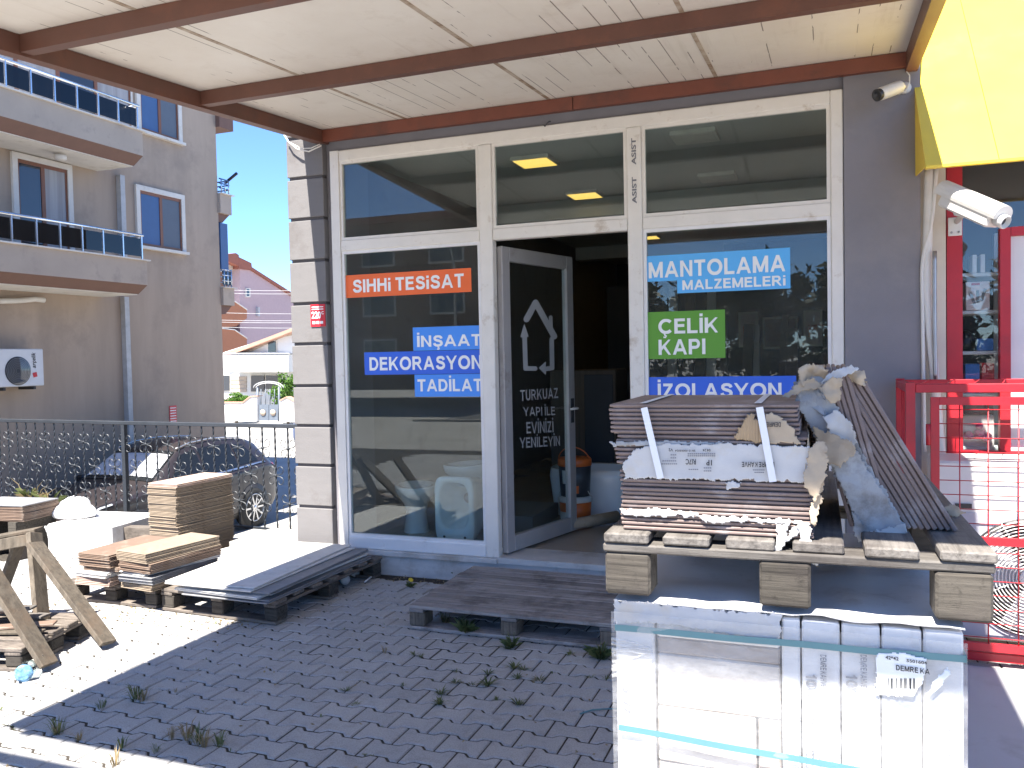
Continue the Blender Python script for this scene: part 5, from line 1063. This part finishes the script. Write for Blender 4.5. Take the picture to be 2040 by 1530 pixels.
# overhead wires
for k, (y0, y1) in enumerate([(577, 577), (583, 584), (622, 624), (637, 637), (641, 641), (651, 652)]):
    A, B = Yp(380, y0-1, 26), Yp(700, y1, 26); solo('overhead_wire', MB().tube([A+(B-A)*(j/8)-Vector((0, 0, .05*math.sin(math.pi*j/8))) for j in range(9)], .008, 5), MAT['grey_pipe'],
        'pale overhead wire crossing before the mauve house, %s' % ['topmost', 'second from the top', 'third from the top', 'fourth from the top', 'fifth from the top', 'lowest'][k], 'wire', 'overhead wires')
# ------------------------------------------------------------------ wood and clutter on the left
def board(mb, a, b, w=.095, t=.028, up=(0, -1, 0)): return mb.bar(a, b, w, t, up, .003)
tr = thing('wooden_trestle', 'rough wooden trestle of nailed boards at the left edge', 'trestle', (-4.5, 3.6, 0))
def tb(name, a, b, w=.115, t=.03, up=(.15, -1, .1)):
    mb = MB(); mb.bar(a, b, t, w, up, .003); a, b = Vector(a), Vector(b); o = mb.build(name, MAT['raw_wood'], tr)
    for e, s in ((a, 1), (b, -1)):
        d = (b-a).normalized()*s
        for k in (-1, 1):
            p = e+d*.06+Vector((k*.015, -.017, k*.01)); MB().lathe([(.004, 0), (.004, .002)], p, 6, (0, -1, 0)).build('nail', MAT['dark_trim'], o)
tb('leg', Zp(216, 1282, .03), Yp(68, 1082, 3.70)); tb('leg', Zp(72, 1290, .0)+Vector((0, .05, .02)), Yp(68, 1062, 3.76), .1, .035); tb('leg', Zp(98, 1325, .03), Yp(-30, 1120, 3.28)); tb('leg', Yp(-10, 1215, 3.95), Yp(38, 1084, 3.85), .085)
a, b = Yp(76, 1072, 3.80), Yp(-90, 1102, 3.55); tb('top_beam', a, b, .085, .07)
mb = MB(); mb.bar(Yp(78, 1054, 3.82), Yp(-120, 1090, 3.6), .10, .02, (0, 0, 1), .003); mb.build('top_plank', MAT['raw_wood'], tr)
pallet('old pallet on the ground beneath the wooden trestle', -5.02, 3.12, .002, .86, .62, 'x', R(14), 5, .1, .13, 'old_wood')
for k in range(7):
    x, y, z = -4.55+rnd.uniform(-.2, .2), 3.42+rnd.uniform(-.12, .14), .15+k*.016; L = rnd.uniform(.35, .75); a = R(14+rnd.uniform(-22, 22)); d = Vector((math.cos(a), math.sin(a), 0))*L/2
    o = solo('offcut_board', MB().bar(Vector((x, y, z))-d, Vector((x, y, z))+d, rnd.uniform(.07, .12), .013, (0, 0, 1), .002), MAT[['raw_wood', 'rust_tile', 'pale_wood_x', 'white_tile'][k % 4]],
        'loose %s offcut board on the pallet under the trestle, %s in its pile' % (['brown wood', 'rust coloured', 'pale wood', 'white'][k % 4], ['lowest', 'second', 'third', 'fourth', 'fifth', 'sixth', 'topmost'][k]), 'board', 'offcut boards under the trestle')
c = Zp(42, 1360, .0)+Vector((0, .02, .045)); t = thing('bottle', 'clear bottle with a blue printed base lying by the trestle', 'bottle', (c.x, c.y, 0)); ax = Vector((.62, -.78, .06)).normalized(); plain('blue_print', (.16, .33, .50), .3, var=.9, scale=45); glass('bottle_glass', (.85, .92, .93), .05)
MB().lathe([(.018, -.17), (.018, -.13), (.042, -.10), (.044, 0)], c, 18, ax).build('body', MAT['bottle_glass'], t); MB().lathe([(.0445, .001), (.0455, .012), (.03, .014), (.001, .013)], c, 18, ax).build('base', MAT['blue_print'], t); MB().lathe([(.02, -.185), (.02, -.168)], c, 12, ax).build('cap', MAT['white_plastic'], t)
stack('brown tile stack with a pale top at the far left by the fence', 'tile_stack', 'tiles', -7.05, 5.10, .33, .62, .40, [(11, 'rust_tile', 0, 0, 0), (1, 'grey_tile', 0, 0, 0)], R(6), .0105)
t = thing('timber_support', 'low timber support below the far left tile stack', 'timber', (-6.74, 5.3, 0))
for k, (x, z0, z1) in enumerate(((-6.95, 0, .329), (-6.55, 0, .329))): MB().box(x, x+.09, 5.1, 5.5, z0, z1).build('block', MAT['block_wood'], t)
wb = thing('white_carton_block', 'low white carton of tiles with torn sides in front of the fence', 'carton', (-5.95, 5.65, 0))
MB().obox((-6.02, 5.62, .145), (.66, .62, .29), Matrix.Rotation(R(6), 3, 'Z'), .012).build('box', MAT['carton_white'], wb); ragged('torn_flap', [(-6.35, 5.285, .27), (-5.95, 5.33, .28), (-5.9, 5.33, .12), (-6.3, 5.28, .14)], 'white_card', wb, .012, seed=60)
MB().obox((-5.60, 5.55, .20), (.36, .10, .11), Matrix.Rotation(R(8), 3, 'Z'), .004).build('offcut', MAT['old_wood_x'], wb)
mb = MB(); cB = Vector((-6.35, 5.60, .30)); mb.grid(lambda u, v: cB+Vector((.19*math.cos(6.283*u)*math.sin(1.5708*v), .15*math.sin(6.283*u)*math.sin(1.5708*v), .16*math.cos(1.5708*v)))*(1+.22*noise.noise(Vector((math.cos(6.283*u)*2, math.sin(6.283*u)*2, v*3)))+.08*noise.noise(Vector((math.cos(6.283*u)*7, math.sin(6.283*u)*7, v*9)))), 40, 16)
solo('plastic_bag', mb, MAT['carton_white'], 'crumpled white plastic bag on the white carton by the fence', 'bag')
# small litter
plain('pale_litter', (.6, .6, .6), .5)
o = solo('plastic_scrap', ragged('x', [Zp(728, 1153), Zp(752, 1143), Zp(756, 1147), Zp(735, 1158)], 'pale_litter', None, .004, thick=.002) and MB().tube([Zp(726, 1160, .01), Zp(738, 1150, .02), Zp(748, 1145, .015)], .006, 6), MAT['pale_litter'], 'white plastic scrap on the pavers beside the slab pallet', 'litter')
bpy.data.objects.remove([x for x in bpy.data.objects if x.name == 'x'][0])
for k, (px, py, mt, lb) in enumerate(((672, 1166, 'blue_print', 'small blue and white cup under the slab pallet'), (692, 1150, 'steel', 'small grey can under the slab pallet'))):
    p = Zp(px, py, .0); t = thing('litter_cup', lb, 'cup', p); MB().lathe([(.028, 0), (.036, .08), (.033, .08), (.025, .006)], p+Vector((0, .05, .036)), 14, (.8, -.55, .1)).build('cup', MAT[mt], t); MB().lathe([(.0365, .078), (.0375, .084)], p+Vector((0, .05, .036)), 14, (.8, -.55, .1)).build('rim_band', MAT['white_plastic'], t)
mb = MB(); mb.tube([Zp(1155, 1422, .004), Zp(1180, 1414, .006), Zp(1210, 1412, .012), Zp(1240, 1412, .02)], .004, 5); solo('strap_end', mb, MAT['teal_strap'], 'loose teal strap end lying on the pavers by the wrapped load', 'strap')

# ------------------------------------------------------------------ things inside the shop
plain('ceramic', (.70, .72, .73), .12, var=.02, bump=0); plain('orange_plastic', (.62, .14, .03), .4, var=.1); plain('bucket_dark', (.06, .065, .075), .4, var=.3, scale=14)
def rr(t_, a, b, p=4.): c, s = math.cos(t_), math.sin(t_); return (math.copysign(abs(c)**(2/p), c)*a, math.copysign(abs(s)**(2/p), s)*b)
def loft(rings, n=32):
    vs = []; fs = []
    for (cx, cy, cz, u, v, a, b, p) in rings:
        for k in range(n): x, y = rr(2*math.pi*k/n, a, b, p); vs.append(Vector((cx, cy, cz))+Vector(u)*x+Vector(v)*y)
    m_ = len(rings); fs = [(i*n+k, i*n+(k+1) % n, (i+1)*n+(k+1) % n, (i+1)*n+k) for i in range(m_-1) for k in range(n)]+[tuple((m_-1)*n+k for k in range(n))]
    return MB().add(vs, fs, True)
t0 = Yp(907, 1010, 6.0); X3, Z3 = (1, 0, 0), (0, 0, 1)
t = thing('toilet_pan', 'square wall hung toilet pan stood on end behind the left window', 'toilet', (t0.x, 6.05, .19)); zc_ = .19+.262
loft([(t0.x, 6.30, zc_, X3, Z3, .13, .22, 5), (t0.x, 6.05, zc_, X3, Z3, .168, .258, 6), (t0.x, 5.985, zc_, X3, Z3, .172, .262, 6), (t0.x, 5.975, zc_, X3, Z3, .166, .256, 6), (t0.x, 5.975, zc_+.03, X3, Z3, .128, .19, 3.5), (t0.x, 5.99, zc_+.03, X3, Z3, .122, .184, 3.2), (t0.x, 6.12, zc_+.03, X3, Z3, .10, .14, 2.4), (t0.x, 6.24, zc_+.05, X3, Z3, .06, .08, 2)]).build('pan', MAT['ceramic'], t)
MB().lathe([(.045, 0), (.001, .001)], (t0.x+.03, 6.20, zc_+.06), 16, (0, -1, 0)).build('outlet', MAT['ac_grey'], t)
for dx in (-.09, .09): MB().lathe([(.011, 0), (.001, .0005)], (t0.x+dx, 5.973, .235), 10, (0, -1, 0)).build('bolt_hole', MAT['dark_ink'], t)
def pedestal(name, label, cx, cy, rot, s=1., low=.19):
    t = thing(name, label, 'toilet', (cx, cy, low)); u = Vector((math.cos(rot), math.sin(rot), 0)); v = Vector((-u.y, u.x, 0)); f = lambda z, a, b, p=2.6, o=0.: (cx+u.x*o, cy+u.y*o, low+z*s, u, v, a*s, b*s, p)
    loft([f(0, .16, .11, 3), f(.02, .155, .105, 3), f(.16, .12, .085, 2.6), f(.24, .15, .11, 2.4, .02), f(.34, .23, .17, 2.4, .06), f(.385, .25, .18, 2.4, .06), f(.40, .245, .178, 2.4, .06), f(.40, .20, .135, 2.3, .07), f(.36, .18, .12, 2.2, .07), f(.28, .10, .07, 2, .07)]).build('bowl', MAT['ceramic'], t)
    return t, u, v
p = Yp(830, 1062, 6.35); pedestal('toilet', 'white pedestal toilet bowl at the left of the window display', p.x, 6.35, R(-60)); pedestal('toilet', 'white toilet bowl half hidden behind the upright pan', Yp(942, 1000, 6.75).x, 6.75, R(-100), 1.02, .32)
t = thing('display_plinth', 'low white plinth under the rear toilet', 'plinth', (-2.6, 6.8, .19)); MB().box(-2.95, -2.30, 6.5, 7.2, .191, .32).build('plinth_block', MAT['room_paint'], t)
# paint buckets
bp = Zp(1147, 1040, .192)
def bucket(label, z, mats, h, r):
    t = thing('paint_bucket', label, 'bucket', (bp.x, bp.y, z)); MB().lathe([(r*.86, 0), (r*.97, h*.86)], (bp.x, bp.y, z), 28).build('body', MAT[mats[0]], t); MB().lathe([(r*.985, h*.80), (r, h*.81), (r, h*.96), (r*.93, h), (.01, h)], (bp.x, bp.y, z), 28).build('lid', MAT[mats[1]], t)
    for k, (a0, a1, z0, z1, mt) in enumerate(mats[2]):
        mb = MB(); mb.grid(lambda u, v: Vector((bp.x+(r*(.865+.125*(z0+(z1-z0)*v))+.001)*math.cos(R(a0+(a1-a0)*u)), bp.y+(r*(.865+.125*(z0+(z1-z0)*v))+.001)*math.sin(R(a0+(a1-a0)*u)), z+h*(z0+(z1-z0)*v))), 10, 1); mb.build('printed_patch', MAT[mt], t)
    mb = MB(); mb.tube([(bp.x-r*1.0*math.cos(a), bp.y-.06*math.sin(a), z+h*.85+r*1.0*math.sin(a)) for a in [math.pi*k/14 for k in range(15)]], .005, 6); mb.build('handle', MAT['orange_plastic' if h > .25 else 'white_plastic'], t)
bucket('white and orange paint bucket on the shop floor under another bucket', .192, ('orange_plastic', 'white_plastic', [(200, 260, .15, .45, 'white_plastic')]), .235, .148)
bucket('dark paint bucket with an orange lid on top of another bucket', .43, ('bucket_dark', 'orange_plastic', [(235, 285, .35, .7, 'white_plastic'), (255, 300, .1, .3, 'orange_plastic')]), .33, .148)
# tall boards leaning deep in the shop, rolls and sacks
for k in range(9):
    x = -1.75+.17*k+rnd.uniform(-.03, .03); y = 9.3+rnd.uniform(0, .5); h = rnd.uniform(1.7, 2.4)
    solo('door_profile', MB().bar((x, y, .195), (x+rnd.uniform(-.05, .12), y+.45, .195+h), .05, rnd.uniform(.07, .12), (1, 0, 0), .003), MAT['room_wood' if k % 3 else 'grey_frame'], 'long dark trim board leaning inside the doorway, number %s from the left' % ['one', 'two', 'three', 'four', 'five', 'six', 'seven', 'eight', 'nine'][k], 'board', 'trim boards leaning in the shop')
t = thing('dark_cabinet', 'dark cabinet inside the shop behind the open door', 'cabinet', (-2.3, 8.4, .19)); MB().obox((-2.35, 8.5, .85), (.7, .5, 1.3), None, .01).build('carcass', MAT['room_wood'], t); MB().obox((-2.18, 8.245, .85), (.3, .012, 1.2), None, .004).build('front', MAT['room_dark'], t)
t = thing('bathtub', 'pale bulky tub on the shop floor beside the buckets', 'tub', (-1.95, 7.4, .19)); loft([(-2.05, 7.5, .192, X3, (0, 1, 0), .34, .25, 4), (-2.05, 7.5, .55, X3, (0, 1, 0), .38, .28, 4), (-2.05, 7.5, .62, X3, (0, 1, 0), .37, .27, 4), (-2.05, 7.5, .61, X3, (0, 1, 0), .33, .23, 4), (-2.05, 7.5, .35, X3, (0, 1, 0), .26, .18, 3)]).build('tub', MAT['ceramic'], t)
mb = MB(); mb.tube([(-2.12, 6.45, .245), (-1.72, 7.05, .25)], .05, 12); solo('cardboard_roll', mb, MAT['kraft'], 'tan cardboard roll lying on the floor behind the open door', 'roll')
# framed posters on the far wall, seen through the right pane
for k, (x0, y0, x1, y1, mt) in enumerate(((1472, 621, 1510, 692, 'pale_box'), (1520, 630, 1590, 696, 'cap_brown'), (1601, 617, 1638, 690, 'pale_box'))):
    A, B = Yp(x0, y1, 11.6), Yp(x1, y0, 11.6); t = thing('poster', ['pale poster left of the dark one on the shop back wall', 'wide dark framed poster on the shop back wall', 'pale poster at the right on the shop back wall'][k], 'poster', (A.x, 11.6, A.z))
    MB().box(A.x, B.x, 11.585, 11.6, A.z, B.z).build('frame', MAT['white_frame'], t); MB().box(A.x+.03, B.x-.03, 11.58, 11.5845, A.z+.03, B.z-.03).build('print', MAT[mt], t)
    if k != 1: MB().box(A.x+.06, B.x-.06, 11.575, 11.5795, A.z+.12, A.z+.28).build('printed_motif', MAT['orange_plastic'], t)
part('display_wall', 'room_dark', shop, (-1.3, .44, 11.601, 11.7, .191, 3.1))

# ------------------------------------------------------------------ weeds and litter
def tuft(mb, p, s, n, lean_=.6, w=.18):
    for k in range(n):
        a = rnd.uniform(0, 6.283); d = Vector((math.cos(a), math.sin(a), 0)); h = s*rnd.uniform(.5, 1.1); l = h*rnd.uniform(.3, 1.2)*lean_; sd = Vector((-d.y, d.x, 0))*h*w*.5; b0 = p+d*rnd.uniform(0, s*.25)
        m1 = b0+d*l*.5+Vector((0, 0, h*.7)); t1 = b0+d*l+Vector((0, 0, h*rnd.uniform(.6, 1))); mb.add([b0-sd*.5, b0+sd*.5, m1+sd, t1, m1-sd], [(0, 1, 2, 3, 4)])
wg, wd = MB(), MB()
def snap(p):       # nearest joint between paver rows
    j = round((p.y-.02)/PP-.5); return Vector((p.x, (j+.5)*PP+.02+rnd.uniform(-.02, .02), -.006))
for (px, py, s) in [(1018, 1338, .05), (1045, 1332, .04), (978, 1358, .06), (962, 1352, .04), (1030, 1352, .04), (832, 1298, .03), (848, 1300, .03), (690, 1376, .035), (718, 1396, .03), (862, 1415, .05), (1025, 1412, .05), (905, 1362, .035), (900, 1345, .03), (1065, 1366, .04), (1195, 1302, .07), (1205, 1308, .06), (1140, 1300, .04), (985, 1400, .03), (880, 1380, .045), (1205, 1356, .03), (345, 1255, .02), (690, 1250, .02), (560, 1300, .018), (600, 1358, .018), (1020, 1285, .05), (1040, 1282, .05), (985, 1275, .04), (1175, 1350, .03), (810, 1360, .025), (930, 1372, .03)]:
    tuft(wg, snap(Zp(px, py)), s*.62, int(16+s*420), 2.0, .2)
for (px, py, s) in [(275, 1392, .09), (280, 1398, .07), (175, 1425, .06), (120, 1460, .08), (95, 1470, .06), (145, 1480, .05), (350, 1465, .06), (360, 1480, .09), (378, 1490, .09), (395, 1496, .08), (340, 1385, .03), (225, 1500, .06), (240, 1520, .07), (300, 1505, .05), (780, 1292, .05), (150, 1374, .02), (120, 1368, .02), (890, 1240, .09), (880, 1250, .07), (1060, 1362, .04), (415, 1500, .07), (60, 1410, .02), (25, 1440, .03)]:
    tuft(wd if rnd.random() < .6 else wg, snap(Zp(px, py)), s, int(10+s*330), .7, .055)
for k in range(150):
    p = snap(Vector((rnd.uniform(-3.8, .3), rnd.uniform(2.3, 5.4), 0))); tuft(wg if rnd.random() < .6 else wd, p, rnd.uniform(.008, .018), 5, 1.2, .35)
wg.build('joint_weeds', MAT['weed_green']); wd.build('dry_weeds', MAT['dry_leaf'])
tag(bpy.data.objects['joint_weeds'], 'small green weeds growing in the paver joints', 'weeds', kind='stuff'); tag(bpy.data.objects['dry_weeds'], 'dry yellowed weeds and grass in the paver joints', 'weeds', kind='stuff')
mb = MB()
for k in range(700):
    r = rnd.random()
    if r < .35: p = Vector((rnd.uniform(-5.2, -3.9), rnd.gauss(4.2, .12), .004))
    elif r < .6: p = Zp(rnd.gauss(450, 30), rnd.gauss(1235, 8), .004)
    elif r < .8: p = Vector((rnd.uniform(-3.1, -2.4), rnd.gauss(5.52, .05), .004))
    else: p = Vector((rnd.uniform(-3.6, .2), rnd.uniform(2.4, 5.4), .003))
    a = rnd.uniform(0, 6.28); d = Vector((math.cos(a), math.sin(a), rnd.uniform(-.2, .5)))*rnd.uniform(.004, .014); s = Vector((-d.y, d.x, rnd.uniform(-.004, .004)))*.5; mb.add([p-d, p+s, p+d, p-s], [(0, 1, 2, 3)])
tag(mb.build('leaf_litter', MAT['dry_leaf'], None, False), 'dry leaf litter and crumbs scattered on the pavers', 'litter', kind='stuff')
def plant(name, label, p, s, n, mat='weed_green', flower=None, w=.15, ln=1.1):
    t = thing(name, label, 'plant', p); mb = MB(); tuft(mb, Vector(p), s*.75, n*2, ln, w); mb.build('leaves', MAT[mat], t, False); mb = MB()
    for k in range(3): q_ = Vector(p)+Vector((rnd.uniform(-1, 1)*s*.4, rnd.uniform(-1, 1)*s*.3, s*rnd.uniform(.8, 1.2))); mb.tube([Vector(p), (Vector(p)+q_)/2+Vector((.003, 0, .004)), q_], .0016, 4)
    mb.build('stem', MAT['weed_green'], t)
    if flower: 
        for k in range(2): MB().lathe([(.004, 0), (.015, .006), (.012, .010), (.001, .012)], Vector(p)+Vector((.02*k, -.02*k, s*.9)), 10, (0, -.6, .8)).build('flower', MAT[flower], t)
plain('dandelion', (.75, .50, .02), .6)
plant('dandelion', 'yellow dandelion by the marble plinth', Zp(818, 1170), .06, 16, 'weed_green', 'dandelion'); plant('weed_plant', 'leafy weed growing under the front of the door step', Zp(930, 1262), .11, 34); plant('weed_plant', 'weed against the plinth at the corner of the door step', Zp(918, 1150), .10, 26); plant('weed_plant', 'weed in front of the door step beside its middle block', Zp(1020, 1290), .08, 24); plant('weed_plant', 'bushy green weed beside the wrapped load', Zp(1196, 1312), .10, 40)
for k, (px, py, h) in enumerate(((58, 1045, .5), (72, 1030, .45), (100, 1030, .42), (20, 1050, .36), (145, 1025, .28))):
    p = Yp(px, py, 5.85); p.z = 0.; t = thing('dry_grass', ['tall dry grass stalk with seed head by the fence', 'bent green grass stalk by the fence', 'pale dry stalk beside the plastic bag', 'leafy dry weed at the far left of the fence', 'short straw coloured stalk right of the plastic bag'][k], 'grass', p); mb = MB()
    for j in range(4):
        a = rnd.uniform(0, 6.28); l = h*rnd.uniform(.7, 1.15); mb.tube([p, p+Vector((.05*math.cos(a), .02, l*.5)), p+Vector((.16*math.cos(a), .03, l*.9)), p+Vector((.26*math.cos(a), .03, l))], [.006, .005, .003, .001], 5)
    mb.build('stalk', MAT['dry_leaf'], t); mb = MB(); tuft(mb, p+Vector((0, 0, h*.75)), .14, 14, 1.2, .12); mb.build('leaves', MAT['dry_leaf' if k % 2 else 'weed_green'], t, False)

# ------------------------------------------------------------------ across the road, seen mirrored in the panes
op = thing('opposite_building', 'brown apartment block with pale windows across the road', 'building', (-24, -34, -.2)); part('wall', 'apt_brown', op, (-36, -17.5, -44, -32, -.2, 9.5)); part('roof', 'roof_red', op, (-36.4, -17.1, -44.4, -31.6, 9.501, 9.9))
for i in range(4):
    for j in range(3):
        x, z = -34.5+i*4.4, 1.2+j*2.9; w = part('window', 'apt_white', op, (x, x+2.2, -31.999, -31.93, z, z+1.6)); part('pane', 'window_glass', w, (x+.12, x+2.08, -31.929, -31.90, z+.12, z+1.48))
for k, (x, y, h) in enumerate(((-14, -36, 5), (-10, -33, 6), (-6.5, -38, 6.5), (-3, -34, 6), (1, -36, 6.5), (5, -33, 5.5), (10, -36, 6.5), (16, -34, 6))):
    bush('street_tree', 'dark green tree across the road, number %s from the left' % ['one', 'two', 'three', 'four', 'five', 'six', 'seven', 'eight'][k], 'tree', (x, y, h*.62), (2.4, 2.0, h*.45), 2600, .34, 'leaf_dark', (x, y, -.2), 'trees across the road')
hg = thing('hedge', 'long dark hedge across the road under the trees', 'hedge', (-2, -30, -.2)); mb = MB()
for k in range(24): leaves(mb, (-16+k*1.6, -30, 1.0+rnd.uniform(-.1, .2)), 1.2, .7, 1.25, 420, .2)
mb.build('foliage', MAT['leaf_dark'], hg, False); mb = MB()
for k in range(24): mb.tube([(-16+k*1.6, -30, -.2), (-16+k*1.6+.1, -30, .6), (-16+k*1.6, -30, 1.4)], .03, 5)
mb.build('stems', MAT['bark'], hg)
lp = thing('lamp_post', 'grey street lamp post across the road', 'lamp post', (-17, -26, -.2)); MB().tube([(-17, -26, -.2), (-17, -26, 6), (-17, -25.6, 7), (-17, -24.5, 7.2)], [.09, .06, .05, .04], 10).build('pole', MAT['grey_pipe'], lp); MB().obox((-17, -24.2, 7.2), (.2, .7, .1), None, .02).build('lamp_head', MAT['grey_pipe'], lp)
part_ = MB().box(-10.6, 60, -24.4, -24.0, -.4, -.05); struct('far_kerb', part_, MAT['street'])
